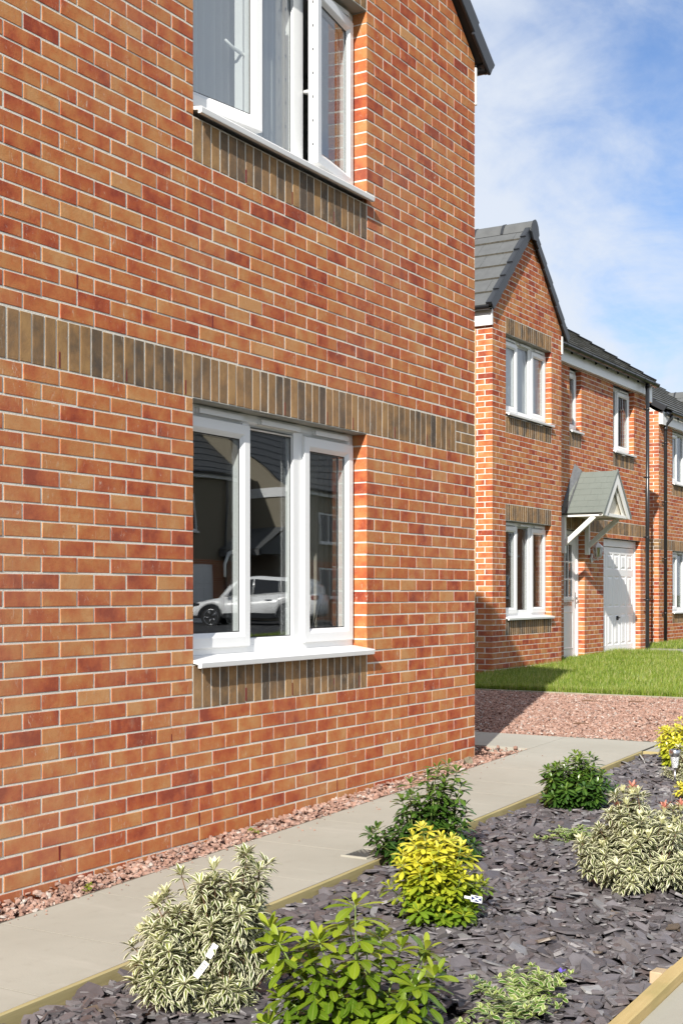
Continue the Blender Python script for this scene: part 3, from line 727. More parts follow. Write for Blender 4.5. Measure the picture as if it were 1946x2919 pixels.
# door canopy with a little pitched roof on timber gallows brackets
cx, ca, cb, cy0, ez, rz = 11.56, 10.95, 12.17, 2.95, 2.44, 3.12
dcan = MB(); dcan.box((ca + .06, cy0 + .03, ez - .03), (cb - .06, YR - .002, ez + .0), 0, .003); dc = dcan.build('door_canopy', CREAM, HB)
CGREY = m_simple('grey_moulded_canopy_roof', (.165, .182, .163), .42, .4, var=.08, scale=3)
for s_, nmx in ((-1, 'canopy_slope'), (1, 'canopy_slope')):
    mb = MB(); nrow = 7; yb = YR - .01
    ex = ca - .02 if s_ < 0 else cb + .02
    for k in range(nrow):
        t0, t1 = k / nrow, (k + 1) / nrow
        x0_, z0_ = ex + (cx - ex) * t0, ez - .015 + (rz - ez + .015) * t0; x1_, z1_ = ex + (cx - ex) * t1, ez - .015 + (rz - ez + .015) * t1
        nx, nz = s_ * (rz - ez) / 1.0, abs(cx - ex); L = math.hypot(nx, nz); nx, nz = nx / L, nz / L; n_t = 5
        yy = cy0 - .02 - (.07 if k % 2 else 0)
        while yy < yb - .01:
            y2 = min(yb, yy + .2); ya_ = max(cy0, yy); lo = .0255
            P = [(x0_, ya_ + .0008, z0_), (x0_, y2 - .0008, z0_), (x1_, y2 - .0008, z1_), (x1_, ya_ + .0008, z1_)]
            Q = [(x0_ + nx * lo, ya_ + .0008, z0_ + nz * lo), (x0_ + nx * lo, y2 - .0008, z0_ + nz * lo), (x1_ + nx * .022, y2 - .0008, z1_ + nz * .022), (x1_ + nx * .022, ya_ + .0008, z1_ + nz * .022)]
            b0 = len(mb.v); mb.v += P + Q; mb.face((b0 + 4, b0 + 5, b0 + 6, b0 + 7))
            for i in range(4): mb.face((b0 + i, b0 + (i + 1) % 4, b0 + 4 + (i + 1) % 4, b0 + 4 + i))
            mb.face((b0 + 3, b0 + 2, b0 + 1, b0)); yy = y2
    # front edge trim
    P = [(ex + s_ * .03, ez + .0), (cx, rz + .04), (cx, rz - .015), (ex, ez - .05), (ex + s_ * .03, ez - .05)]
    mb.poly([(x, cy0 - .02, z) for x, z in P]); mb.poly([(x, cy0 + .004, z) for x, z in P][::-1])
    for i in range(5): p, q = P[i], P[(i + 1) % 5]; mb.quad((p[0], cy0 - .02, p[1]), (p[0], cy0 + .004, p[1]), (q[0], cy0 + .004, q[1]), (q[0], cy0 - .02, q[1]))
    mb.build(nmx, CGREY, dc)
    mb = MB()   # barge board behind the trim
    for yv, ins in ((cy0 - .012, 0), (cy0 + .04, .06)):
        P = [(ex - s_ * (.012 + ins * .6), ez - .05), (cx, rz - .03 - ins), (cx, rz - .20 - ins), (ex - s_ * (.135 + ins), ez - .05)]
        mb.poly([(x, yv, z) for x, z in P]); mb.poly([(x, yv + .02, z) for x, z in P][::-1])
        for i in range(4): p, q = P[i], P[(i + 1) % 4]; mb.quad((p[0], yv, p[1]), (p[0], yv + .02, p[1]), (q[0], yv + .02, q[1]), (q[0], yv, q[1]))
    mb.build('barge_board', WPAINT, dc)
    # eaves strip
    mb = MB(); xe = ca + .03 if s_ < 0 else cb - .03; mb.box((xe - .03, cy0 + .03, ez - .06), (xe + .03, YR - .004, ez - .028), 0, .004); mb.build('canopy_fascia', WPAINT, dc)
mb = MB(); mb.poly([(ca + .10, cy0 + .09, ez), (cb - .10, cy0 + .09, ez), (cx, cy0 + .09, rz - .1)]); mb.poly([(ca + .10, cy0 + .11, ez), (cx, cy0 + .11, rz - .1), (cb - .10, cy0 + .11, ez)]); mb.build('canopy_gable_panel', CREAM, dc)
mb = MB(); mb.box((ca + .0, cy0 + .012, ez - .055), (cb - .0, cy0 + .085, ez - .002), 0, .004); mb.build('canopy_front_beam', WPAINT, dc)
mb = MB()
for s_ in (-1, 1):
    ex = ca - .05 if s_ < 0 else cb + .05
    mb.quad((ex, YR - .005, ez - .05), (cx, YR - .005, rz + .16), (cx, YR - .13, rz + .03), (ex, YR - .13, ez + .01)); mb.quad((ex, YR - .006, ez - .05), (ex, YR - .13, ez + .01), (cx, YR - .13, rz + .045), (cx, YR - .006, rz + .165))
mb.build('lead_flashing', LEAD, dc)
for xp in (10.99, 12.06):
    mb = MB(); mb.box((xp - .035, YR - .075, 1.81), (xp + .035, YR - .003, ez - .03), 0, .005); br = mb.build('gallows_bracket', WPAINT, dc)
    M = Matrix.Translation((xp, YR - .06, 1.99)) @ Matrix.Rotation(-math.atan2(.44, .5), 4, 'X')
    mb.box((-.03, -.045, .0), (.03, .03, .66), 0, .004, M=Matrix.Translation((xp, YR - .05, 1.96)) @ Matrix.Rotation(math.atan2(.5, .43), 4, 'X'))
    br.data.clear_geometry(); me = br.data; me.from_pydata(mb.v, [], mb.f); me.update()

# wall lantern on the pier between the door and the garage
lx, ly = 12.33, 3.55
LT = thing('wall_lantern', 'white coach lantern on the brick pier between front door and garage', 'wall lamp', (lx, YR, 1.70))
mb = MB(); mb.tube([(lx, YR - .002, 1.76), (lx, YR - .02, 1.76)], [.045, .038], 14); mb.box((lx - .035, YR - .03, 1.685), (lx + .035, YR - .002, 1.84), 0, .016); mb.build('back_plate', WHITE, LT)
mb = MB(); mb.tube([(lx, YR - .02, 1.75), (lx, YR - .06, 1.735), (lx, ly, 1.745), (lx, ly, 1.78)], [.02, .016, .013, .013], 8); mb.lathe(lx, ly, [(.002, 1.715), (.010, 1.722), (.006, 1.735), (.014, 1.745), (.012, 1.76)], 10); mb.build('arm', WHITE, LT)
mb = MB(); n6 = 6
def hexr(r, z, off=0): return [(lx + r * math.cos(2 * math.pi * (k + off) / 6), ly + r * math.sin(2 * math.pi * (k + off) / 6), z) for k in range(6)]
b_, t_ = hexr(.050, 1.775), hexr(.080, 1.94)
for k in range(6): mb.tube([b_[k], t_[k]], .012, 6); mb.tube([b_[k], b_[(k + 1) % 6]], .009, 6); mb.tube([t_[k], t_[(k + 1) % 6]], .010, 6)
mb.poly(hexr(.05, 1.775)); mb.build('lantern_frame', WHITE, LT)
mb = MB()
for k in range(6): mb.quad(b_[k], b_[(k + 1) % 6], t_[(k + 1) % 6], t_[k])
mb.build('lantern_pane', m_glass('lantern_glass', (.80, .79, .76), 2.2), LT)
mb = MB(); rr = [hexr(.10, 1.938), hexr(.070, 1.972), hexr(.040, 1.998), hexr(.012, 2.02)]
for a, b in zip(rr, rr[1:]):
    for k in range(6): mb.quad(a[k], a[(k + 1) % 6], b[(k + 1) % 6], b[k])
mb.poly(hexr(.10, 1.937)[::-1]); mb.lathe(lx, ly, [(.012, 2.012), (.016, 2.02), (.007, 2.03), (.012, 2.042), (.003, 2.056)], 8); mb.build('lantern_cap', WHITE, LT)

# ================================================================== the third house
HC = thing('brick_house', 'farthest brick house in the row, only its corner and roof in view', 'house', (22.7, 8.3, .1), 'brick houses')
ZREF = 2.09; CX, CY = 18.4, 4.42
W3 = Frame((0, CY, 0), (1, 0, 0), (0, -1, 0)); L3 = (19.37, 21.1, .74, 2.09); U3 = (19.37, 21.1, 3.515, 4.715)
mb = MB(); brick_wall(mb, W3, CX, 26.5, -.01, 5.0, openings=[L3, U3], bands=[(CX + .16, 26.5, 2.09, 2.315), (L3[0], L3[1], .515, .74), (U3[0], U3[1], 3.29, 3.515)], qa=0, par0=0, skip=[(CX, CX + .2, 2.08, 2.32)])
mb.build('front_wall', BMF, HC, attr=True)
side_wall(HC, CX, CY, 12.4, -.01, 8.2, -1, 1, lines=[(-.66, 1, 4.97), (.66, 1, 4.97 + .66 * 7.98)], skip=[(0, .6, 2.08, 2.32)])
ZREF = 2.175
mb = MB(); mb.quad((CX, 12.4, 0), (26.5, 12.4, 0), (26.5, 12.4, 5), (CX, 12.4, 5)); mb.quad((26.5, CY, 0), (26.5, 12.4, 0), (26.5, 12.4, 5), (26.5, CY, 5)); mb.poly([(26.5, CY, 5), (26.5, 12.4, 5), (26.5, 8.4, 7.6)]); mb.build('rear_wall', MORTAR, HC)
window(HC, W3, L3[0], L3[1], .775, 2.085, 3, label='lower window by the corner'); window(HC, W3, U3[0], U3[1], 3.575, 4.71, 3, label='upper window by the corner'); lintel(HC, W3, L3[0], L3[1], 2.09); lintel(HC, W3, U3[0], U3[1], 4.715)
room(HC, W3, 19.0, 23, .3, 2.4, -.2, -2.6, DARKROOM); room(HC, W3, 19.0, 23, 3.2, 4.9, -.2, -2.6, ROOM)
tile_roof(HC, (CX - .08, CY - .13, 5.03), (1, 0, 0), sm, nm, 8.3, 17, .302); verge(HC, (CX - .09, CY - .16, 5.02), sm, nm, (-1, 0, 0), 17, .302); ridge(HC, (CX - .08, 8.44, 7.80), (26.6, 8.44, 7.80), cap=False)
mb = MB(); mb.quad((CX, 8.4, 7.7), (26.5, 8.4, 7.7), (26.5, 12.5, 5), (CX, 12.5, 5)); mb.build('rear_roof_slope', TILE, HC)
bboard(HC, (CX + .0, CY - .09, 4.73), (24.0, CY - .002, 4.985), WHITE, 'fascia'); bboard(HC, (CX - .03, CY - .1, 4.715), (CX + .22, CY - .09, 4.99), WHITE, 'eaves_box')
gutter(HC, (CX + .10, CY - .2, 5.0), (24.0, CY - .2, 5.0), out=(0, -1, 0), brackets=9, r=.066)
downpipe(HC, [(18.64, CY - .2, 4.98), (18.64, CY - .2, 4.86), (18.63, CY - .075, 4.70), (18.63, CY - .075, .08)], .036, clips=[4.35, 3.1, 1.9, .75])
# its own projecting gable further along
g0 = 24.0; mb = MB(); mb.quad((g0, 4.0, 0), (g0 + 2.475, 4.0, 0), (g0 + 2.475, 4.0, 5.0), (g0, 4.0, 5.0)); mb.poly([(g0, 4.0, 5.0), (g0 + 2.475, 4.0, 5.0), (g0 + 1.2375, 4.0, 6.24)]); mb.quad((g0, 4.0, 0), (g0, 4.0, 5.0), (g0, 4.42, 5.0), (g0, 4.42, 0)); mb.build('gable_wall', BRICKP, HC)
tile_roof(HC, (g0 - ov, 7.0, BZ - ov - .02), (0, -1, 0), sl, nl, 3.06, gn, gg); tile_roof(HC, (g0 + 2.475 + ov, 3.94, BZ - ov - .02), (0, 1, 0), sr, nr, 3.06, gn, gg); ridge(HC, (g0 + 1.2375, 3.9, BZ + 1.24), (g0 + 1.2375, 7.0, BZ + 1.24)); verge(HC, (g0 - ov, 3.93, BZ - ov - .02), sl, nl, (0, -1, 0), gn, gg)

# ------------------------------------------------------------------ what hangs and stands behind the windows
def m_cloth(name, col, tr_=.35):
    t = NT(name); n = t.noise(4, 3, .5, t.pos(6, 6, .4)); c = t.mix(n, tuple(x * .9 for x in col), col); p = t.bsdf(c, .9, spec=.1, out=False); q = t.n('BsdfTranslucent'); t.l(c, q.inputs[0])
    ms = t.n('MixShader'); ms.inputs[0].default_value = tr_; t.l(p, ms.inputs[1]); t.l(q.outputs[0], ms.inputs[2]); t.l(ms.outputs[0], t.out.inputs[0]); return t.mat
VOILE = m_cloth('white_voile', (.84, .84, .84), .4); DRAPE = m_cloth('dark_grey_drape', (.16, .16, .165), .1); BLIND = m_cloth('pale_blind', (.80, .81, .82), .35); CREAMC = m_cloth('cream_drape', (.55, .50, .42), .2)
curtain(W1, WA + .02, WA + .90, 3.5, 4.95, -.20, VOILE, 'white voile curtain behind the left casement of the near house upper window')
curtain(W1, WA + .94, WA + 1.26, 3.5, 4.95, -.22, VOILE, 'white voile curtain behind the middle pane of the near house upper window')
curtain(W1, WB - .2, WB + .2, .4, 2.35, -.36, CREAMC, 'cream curtain drawn to the right inside the near house lower window')
curtain(W1, WA - .3, WA + .1, .4, 2.35, -.36, CREAMC, 'cream curtain at the hidden left end of the near house lower window')
curtain(W2, a2 - .1, b2 + .1, 3.6, 4.75, -.24, BLIND, 'pale blind filling the upper gable window of the second house', 'blind', amp=.003, name='blind')
curtain(W2, b2 - .30, b2 + .1, .7, 2.3, -.32, CREAMC, 'cream curtain at the far end of the lower gable window')
curtain(W2, a2 - .1, a2 + .35, .7, 2.3, -.32, CREAMC, 'cream curtain at the nearer end of the lower gable window')
curtain(W2b, V2[0] - .1, V2[0] + .35, 3.6, 4.85, -.28, VOILE, 'white curtain behind the upper window over the garage')
curtain(W3, U3[0] - .1, U3[0] + .5, 3.5, 4.8, -.28, VOILE, 'white curtain behind the upper window of the farthest house')
curtain(W3, L3[0] - .1, L3[0] + .3, .6, 2.2, -.30, VOILE, 'white curtain behind the lower window of the farthest house')
RD = thing('reed_diffuser', 'dark reed diffuser bottle on the sill inside the closed lower window', 'ornament', (-1.80, .25, .878))
mb = MB(); mb.lathe(-1.80, .25, [(.036, .878), (.036, .93), (.03, .938), (.014, .945), (.014, .975)], 4, sm=False); mb.build('bottle', m_simple('dark_glass', (.02, .018, .015), .1), RD)
for k in range(7):
    mb = MB(); w = 2 * math.pi * k / 7; mb.tube([(-1.80, .25, .9), (-1.80 + .055 * math.cos(w), .25 + .055 * math.sin(w), 1.12 + .01 * (k % 3))], .0022, 5); mb.build('reed', m_simple('black_reed', (.02, .018, .016), .7) if k == 0 else bpy.data.materials['black_reed'], RD)

# ================================================================== ground
def sheet(name, x0, x1, y0, y1, off, mat, nx=40, ny=1, under=0.0, kind='structure', bumpy=0):
    """strip of ground following gz(); under>0 gives it vertical edges"""
    X = np.linspace(x0, x1, nx + 1); Y = np.linspace(y0, y1, ny + 1); g = np.array([[x, y] for y in Y for x in X]); z = gzv(g[:, 0]) + off
    if bumpy: z = z + bumpy * RNG.normal(0, 1, len(z))
    V = np.column_stack([g, z]); Q = [[j * (nx + 1) + i, j * (nx + 1) + i + 1, (j + 1) * (nx + 1) + i + 1, (j + 1) * (nx + 1) + i] for j in range(ny) for i in range(nx)]
    if under:
        n = len(V); V = np.vstack([V, np.column_stack([g, z - under])])
        for i in range(nx):
            Q.append([i + 1, i, n + i, n + i + 1]); a = ny * (nx + 1) + i; Q.append([a, a + 1, n + a + 1, n + a])
        for j in range(ny):
            a, b = j * (nx + 1), (j + 1) * (nx + 1); Q.append([a, b, n + b, n + a]); a, b = a + nx, b + nx; Q.append([b, a, n + a, n + b])
    o = npmesh(name, V, Q, mat); o['kind'] = kind; return o
xs_ = [-400, -60, -20, -12] + list(np.arange(-10, 30, 1.)) + [40, 80, 200, 600]
V = [(x, y, gz(x) - .16) for y in (-500, -60, -20, 0, 20, 60, 600) for x in xs_]; n_ = len(xs_)
g = npmesh('ground', V, [[j * n_ + i, j * n_ + i + 1, (j + 1) * n_ + i + 1, (j + 1) * n_ + i] for j in range(6) for i in range(n_ - 1)], GROUND); g['kind'] = 'structure'
# concrete path: slabs cast one after another along the wall, then a branch round the corner
mb = MB(); J = [-10.6, -9.4, -8.2, -7.0, -6.1, -5.39, -4.815, -4.255, -3.65, -3.05, -2.45, -1.85, -1.3, -.91, -.36, .575]
def slab(x0, x1, y0, y1, th=.09):
    n0 = len(mb.v); rp_ = random.Random(int(x0 * 1000)); dz = rp_.uniform(-.0002, .0002)
    a, b, c, d = x0 + .0022, x1 - .0022, y0 + .0022, y1 - .0022; ch = .0002
    top = [(a + ch, c + ch), (b - ch, c + ch), (b - ch, d - ch), (a + ch, d - ch)]; rim = [(a, c), (b, c), (b, d), (a, d)]
    for x, y in top: mb.v.append((x, y, gz(x) + dz))
    for x, y in rim: mb.v.append((x, y, gz(x) + dz - ch))
    for x, y in rim: mb.v.append((x, y, gz(x) - th))
    mb.face((n0, n0 + 1, n0 + 2, n0 + 3))
    for i in range(4):
        k = (i + 1) % 4; mb.face((n0 + 4 + i, n0 + 4 + k, n0 + k, n0 + i)); mb.face((n0 + 8 + i, n0 + 8 + k, n0 + 4 + k, n0 + 4 + i))
for i in range(len(J) - 1):
    slab(J[i], J[i + 1], -.965, -.19)
YJ = [-4.6, -3.7, -2.8, -1.9, -.99, -.19, .5, 1.2, 1.9, 2.6, 3.3, 4.2, 5.2, 6.4, 7.6, 9]
for i in range(len(YJ) - 1):
    if YJ[i] >= -.2 or YJ[i + 1] <= -.9: slab(.78 if YJ[i] < -.9 else .575, 1.3, YJ[i], YJ[i + 1])
    else: slab(.575, 1.3, -.965, -.19)
pt = mb.build('path', CONC); pt['kind'] = 'structure'
sheet('path_bedding', -11, 1.35, -.97, -.18, -.0012, JOINT, 24)
sheet('gravel_strip_bed', -9.5, .58, -.19, .01, -.05, GRAV_G, 40); sheet('gravel_side_bed', .0, .58, -.19, 9, -.05, GRAV_G, 4)
sheet('gravel_bed', 1.3, 4.88, -2.74, 9, -.022, GRAV_G, 12, 8)
sheet('slate_bed_base', -7.2, .78, -2.70, -.98, -.062, SLATE_G, 30)
sheet('kerb', -12, 30, -2.86, -2.745, -.022, KERB, 60, under=.14); sheet('road', -40, 60, -9.5, -2.86, -.10, ROAD, 40)
sheet('lawn_soil', 4.93, 13.35, -2.74, 3.3, .0, SOIL, 20, 6); sheet('lawn_soil', 9.86, 13.35, 3.3, 3.7, .0, SOIL, 4); sheet('lawn_soil', 15.5, 30, -2.74, 4.44, .0, SOIL, 10, 4)
sheet('driveway', 13.35, 15.5, -2.74, 3.75, .012, KERB, 6, 10, under=.1)
# red gravel
def stones(n, xy, zoff, smin, smax, flat=.75, seed=1, pile=.0):
    r = np.random.default_rng(seed); ph = (1 + 5 ** .5) / 2
    B = np.array([(-1, ph, 0), (1, ph, 0), (-1, -ph, 0), (1, -ph, 0), (0, -1, ph), (0, 1, ph), (0, -1, -ph), (0, 1, -ph), (ph, 0, -1), (ph, 0, 1), (-ph, 0, -1), (-ph, 0, 1)]) / 1.9
    Fc = np.array([(0, 11, 5), (0, 5, 1), (0, 1, 7), (0, 7, 10), (0, 10, 11), (1, 5, 9), (5, 11, 4), (11, 10, 2), (10, 7, 6), (7, 1, 8), (3, 9, 4), (3, 4, 2), (3, 2, 6), (3, 6, 8), (3, 8, 9), (4, 9, 5), (2, 4, 11), (6, 2, 10), (8, 6, 7), (9, 8, 1)])
    k = 12; P = B[None] * r.uniform(.62, 1.25, (n, k, 1)) + r.normal(0, .10, (n, k, 3))
    s = r.uniform(smin, smax, (n, 1, 1)) * .5; P = P * s * np.stack([r.uniform(.75, 1.3, n), r.uniform(.75, 1.3, n), r.uniform(flat * .7, flat * 1.1, n)], 1)[:, None]
    a = r.uniform(0, 2 * np.pi, n); t = r.normal(0, .45, n); ca, sa, ct, st = np.cos(a), np.sin(a), np.cos(t), np.sin(t)
    y2 = P[..., 1] * ct[:, None] - P[..., 2] * st[:, None]; z2 = P[..., 1] * st[:, None] + P[..., 2] * ct[:, None]; x2 = P[..., 0]
    X = x2 * ca[:, None] - y2 * sa[:, None] + xy[:, 0:1]; Y = x2 * sa[:, None] + y2 * ca[:, None] + xy[:, 1:2]; Z = z2 + (gzv(xy[:, 0]) + zoff + r.uniform(0, 1, n) * pile)[:, None]
    V = np.stack([X, Y, Z], -1).reshape(-1, 3); Fa = (Fc[None] + (np.arange(n) * k)[:, None, None]).reshape(-1, 3)
    base = np.array([[.32, .19, .142], [.36, .225, .175], [.28, .165, .125], [.40, .275, .22], [.23, .145, .115], [.46, .40, .35], [.30, .225, .195]])
    w = r.choice(7, n, p=[.28, .24, .16, .15, .08, .04, .05]); c = base[w] * r.uniform(.9, 1.12, (n, 1)); C = np.column_stack([c, np.ones(n)])
    return V, Fa, np.repeat(C, 20, 0)
n = 6200; xy = np.column_stack([RNG.uniform(-6.2, .02, n), RNG.uniform(-.185, -.004, n)])
n2 = 900; xy = np.vstack([xy, np.column_stack([RNG.uniform(.0, .57, n2), RNG.uniform(-.185, 1.2, n2)])])
n3 = 130; ys_ = -.19 - RNG.gamma(1.2, .05, n3); stray = np.column_stack([RNG.uniform(-6, .3, n3), np.maximum(ys_, -.9)])
# heaped a little against the brickwork
V, Fa, C = stones(len(xy), xy, -.045, .012, .034, seed=5, pile=.045); hp = np.repeat(np.clip((xy[:, 1] + .19) / .19, 0, 1) * .022 * (xy[:, 0] < 0), 12); V[:, 2] += hp
V3, F3, C3 = stones(n3, stray, .003, .005, .014, seed=15); Fa = np.vstack([Fa, F3 + len(V)]); V = np.vstack([V, V3]); C = np.vstack([C, C3])
o = npmesh('gravel_strip', V, Fa, GRAV, col=C, dom='FACE'); o['kind'] = 'stuff'
n = 62000; xy = np.column_stack([RNG.uniform(1.3, 4.88, n), RNG.uniform(-2.7, 4.6, n)]); V, Fa, C = stones(n, xy, -.016, .013, .034, seed=6, pile=.016)
o = npmesh('gravel', V, Fa, GRAV, col=C, dom='FACE'); o['kind'] = 'stuff'
# slate chippings
def slate(n, xy, seed=2):
    r = np.random.default_rng(seed); k = 7
    L = r.gamma(6., .0088, n) + .014; Wd = L * r.uniform(.38, .85, n); th = r.uniform(.003, .009, n) * (L / .05) ** .5
    an = (np.arange(k) / k * 2 * np.pi)[None] + r.uniform(-.33, .33, (n, k)); rad = r.uniform(.68, 1.12, (n, k))
    x = np.cos(an) * rad * L[:, None] * .5; y = np.sin(an) * rad * Wd[:, None] * .5
    top = np.stack([x, y, np.repeat(th[:, None] * .5, k, 1) + r.normal(0, .0011, (n, k))], -1); sc = r.uniform(.9, 1.12, (n, k, 1))
    bot = top * np.array([1, 1, -1.]); bot[..., :2] *= sc; cen = np.stack([r.normal(0, .004, n), r.normal(0, .004, n), th * .5 + r.uniform(-.0005, .0022, n)], -1)[:, None]
    P = np.concatenate([top, bot, cen], 1); m = 2 * k + 1
    tx = np.clip(r.normal(0, .22, n), -.9, .9); ty = np.clip(r.normal(0, .22, n), -.9, .9); st = r.random(n) < .10; tx = np.where(st, r.normal(0, .8, n), tx)
    c, s_ = np.cos(tx)[:, None], np.sin(tx)[:, None]; Y = P[..., 1] * c - P[..., 2] * s_; Z = P[..., 1] * s_ + P[..., 2] * c; X = P[..., 0]
    c, s_ = np.cos(ty)[:, None], np.sin(ty)[:, None]; X, Z = X * c + Z * s_, -X * s_ + Z * c
    a = r.uniform(0, 2 * np.pi, n); c, s_ = np.cos(a)[:, None], np.sin(a)[:, None]; X, Y = X * c - Y * s_, X * s_ + Y * c
    lay = .012 + r.random(n) ** .8 * .034
    V = np.stack([X + xy[:, 0:1], Y + xy[:, 1:2], Z + (gzv(xy[:, 0]) - .056 + lay)[:, None] + .012 * np.clip((np.abs(xy[:, 1:2] + 1.84) - .2), 0, .3) * 0], -1).reshape(-1, 3)
    Fc = [(i, (i + 1) % k, 2 * k) for i in range(k)] + [(k + i, k + (i + 1) % k, (i + 1) % k) for i in range(k)] + [(k + i, (i + 1) % k, i) for i in range(k)]
    Fa = (np.array(Fc)[None] + (np.arange(n) * m)[:, None, None]).reshape(-1, 3)
    base = np.array([[.100, .089, .093], [.122, .110, .114], [.080, .071, .075], [.146, .135, .138], [.104, .084, .083], [.18, .175, .178], [.28, .275, .27], [.13, .10, .075]])
    w = r.choice(8, n, p=[.31, .25, .17, .12, .085, .042, .010, .013]); col = base[w] * r.uniform(.82, 1.22, (n, 1)); C = np.column_stack([col, np.ones(n)])
    return V, Fa, np.repeat(C, len(Fc), 0)
n = 15500; X = -6.4 + (RNG.random(n) ** .92) * 7.12; xy = np.column_stack([X, RNG.uniform(-2.665, -1.03, n)]); V, Fa, C = slate(n, xy)
o = npmesh('slate_chippings', V, Fa, SLATE, col=C, dom='FACE'); o['kind'] = 'stuff'
# lawn: blades of grass
GRASSM = m_leaf('grass_blade', [(0, (.08, .14, .014)), (.4, (.18, .28, .026)), (.75, (.31, .38, .05)), (1, (.52, .49, .20))], rough=.45, trans=.35)
def grass(name, n, fx, h0, h1, seed, w=.0042):
    r = np.random.default_rng(seed); xy = fx(r, n); n = len(xy)
    patch = .5 + .5 * np.sin(xy[:, 0] * 2.3 + 1.3 * np.sin(xy[:, 1] * 1.9)) * np.cos(xy[:, 1] * 2.9 + xy[:, 0])
    h = r.uniform(h0, h1, n) * (1 + .35 * (r.random(n) < .06)) * (.9 + .2 * patch); a = r.uniform(0, 2 * np.pi, n); lean = r.gamma(2., .16, n) * h; z = gzv(xy[:, 0]) - .005
    wd = w * r.uniform(.7, 1.4, n); cx_, sx_ = np.cos(a), np.sin(a); b = r.uniform(-.7, .7, n) + a + np.pi / 2; lx_, ly_ = np.cos(b) * lean, np.sin(b) * lean
    rows = []
    for t, ww in ((0, 1), (.5, .85), (1, .12)):
        for s_ in (-.5, .5): rows.append(np.stack([xy[:, 0] + lx_ * t ** 1.8 + cx_ * wd * ww * s_, xy[:, 1] + ly_ * t ** 1.8 + sx_ * wd * ww * s_, z + h * t * (1 - .22 * t * (lean / h))], -1))
    V = np.stack(rows, 1).reshape(-1, 3); Q = np.array([(0, 1, 3, 2), (2, 3, 5, 4)]); Fa = (Q[None] + (np.arange(n) * 6)[:, None, None]).reshape(-1, 4)
    rnd = np.clip(r.normal(.45, .27, n) + .18 * (patch - .5) + (r.random(n) < .05) * .5, 0, 1); C = np.zeros((n, 6, 4)); C[:, :, 2] = rnd[:, None]; C[:, :, 3] = 1; C[:, 4:, 2] += .12; C[:, :, 0] = .5
    o = npmesh(name, V, Fa, GRASSM, col=C.reshape(-1, 4)); o['kind'] = 'stuff'; return o
def f1(r, n):
    X = 4.93 + (r.random(n) ** 1.25) * 8.4; lo = -4.04 + (X + 8.576) * math.tan(R(11.5)) - .4; Y = lo + r.random(n) * (np.where(X > 9.86, 3.66, 3.215) - lo); ok = Y > lo; return np.column_stack([X, Y])[ok]
grass('grass', 100000, f1, .05, .09, 21, .0046)
def f2(r, n): return np.column_stack([4.93 + np.abs(r.normal(0, .05, n)), r.uniform(-1, 3.2, n)])
grass('grass', 4500, f2, .05, .11, 22)
def f3(r, n):
    X = r.uniform(15.5, 22, n); return np.column_stack([X, r.uniform(2.9, 4.42, n)])
grass('grass', 9000, f3, .04, .08, 23, .006)
def f4(r, n): return np.column_stack([12.6 + r.random(n) ** .7 * .75, r.uniform(2.4, 3.6, n)])
grass('grass', 5000, f4, .07, .13, 24)
ed = MB(); ed.box((4.875, -2.7, gz(4.9) - .08), (4.905, 3.2, gz(4.9) + .012), 0, .003); o = ed.build('lawn_edging_board', m_simple('weathered_board', (.30, .27, .20), .9, .2, var=.2, scale=9)); tag(o, 'thin pale edging strip between the red gravel and the lawn', 'edging board'); rebase(o, (4.89, .2, gz(4.9)))

# timber edging boards
def edge_board(x0, x1, y0, y1, top, bot, mat, label, ends=True):
    m_ = MB(); n = max(2, int(abs(x1 - x0) / .35)); ch = .004; re = random.Random(int(x0 * 77 + y0 * 13)); ring_ = []
    for i in range(n + 1):
        x = x0 + (x1 - x0) * i / n; z = gz(x); w = re.uniform(-.003, .003) if 0 < i < n else 0
        ring_.append(len(m_.v))
        for (y, zz) in ((y0, z + bot), (y1, z + bot), (y1, z + top - ch), (y1 - ch, z + top), (y0 + ch, z + top), (y0, z + top - ch)): m_.v.append((x, y + w, zz))
    for i in range(n):
        a, b = ring_[i], ring_[i + 1]
        for k in range(6): m_.face((a + k, b + k, b + (k + 1) % 6, a + (k + 1) % 6))
    m_.face(tuple(ring_[0] + k for k in range(6))); m_.face(tuple(ring_[-1] + k for k in range(6))[::-1])
    o = m_.build('edging_board', mat); tag(o, label, 'edging board', 'timber boards edging the slate bed'); return rebase(o, ((x0 + x1) / 2, (y0 + y1) / 2, gz((x0 + x1) / 2) + bot))
edge_board(-7.2, -2.70, -.987, -.969, .003, -.09, TIMBERG, 'thin greenish board between path and slate, beside the barcode tagged shrub')
edge_board(-2.692, .775, -.989, -.971, .003, -.09, TIMBERG, 'thin greenish board between path and slate, running past the round dark green shrub')
eb1 = edge_board(-7.2, -4.135, -2.742, -2.690, .016, -.10, TIMBER, 'thick yellow board on the road side of the slate, with a peg behind its end')
edge_board(-4.128, .80, -2.744, -2.692, .014, -.10, TIMBER, 'thick yellow board on the road side of the slate, butted beyond the pegged one')
mb = MB(); mb.box((.752, -2.69, gz(.77) - .09), (.776, -.997, gz(.77) + .006), 0, .004); o = mb.build('edging_board', TIMBERG); tag(o, 'short pale board closing the far end of the slate bed', 'edging board', 'timber boards edging the slate bed'); rebase(o, (.764, -1.84, gz(.77)))
mb = MB(); M = Matrix.Translation((-4.185, -2.668, gz(-4.2))) @ Matrix.Rotation(R(3), 4, 'Y'); mb.box((-.045, -.022, -.2), (.03, .022, .012), 0, .003, M=M); mb.build('peg', m_timber('sawn_peg', (.42, .30, .18), (.55, .42, .28)), eb1)
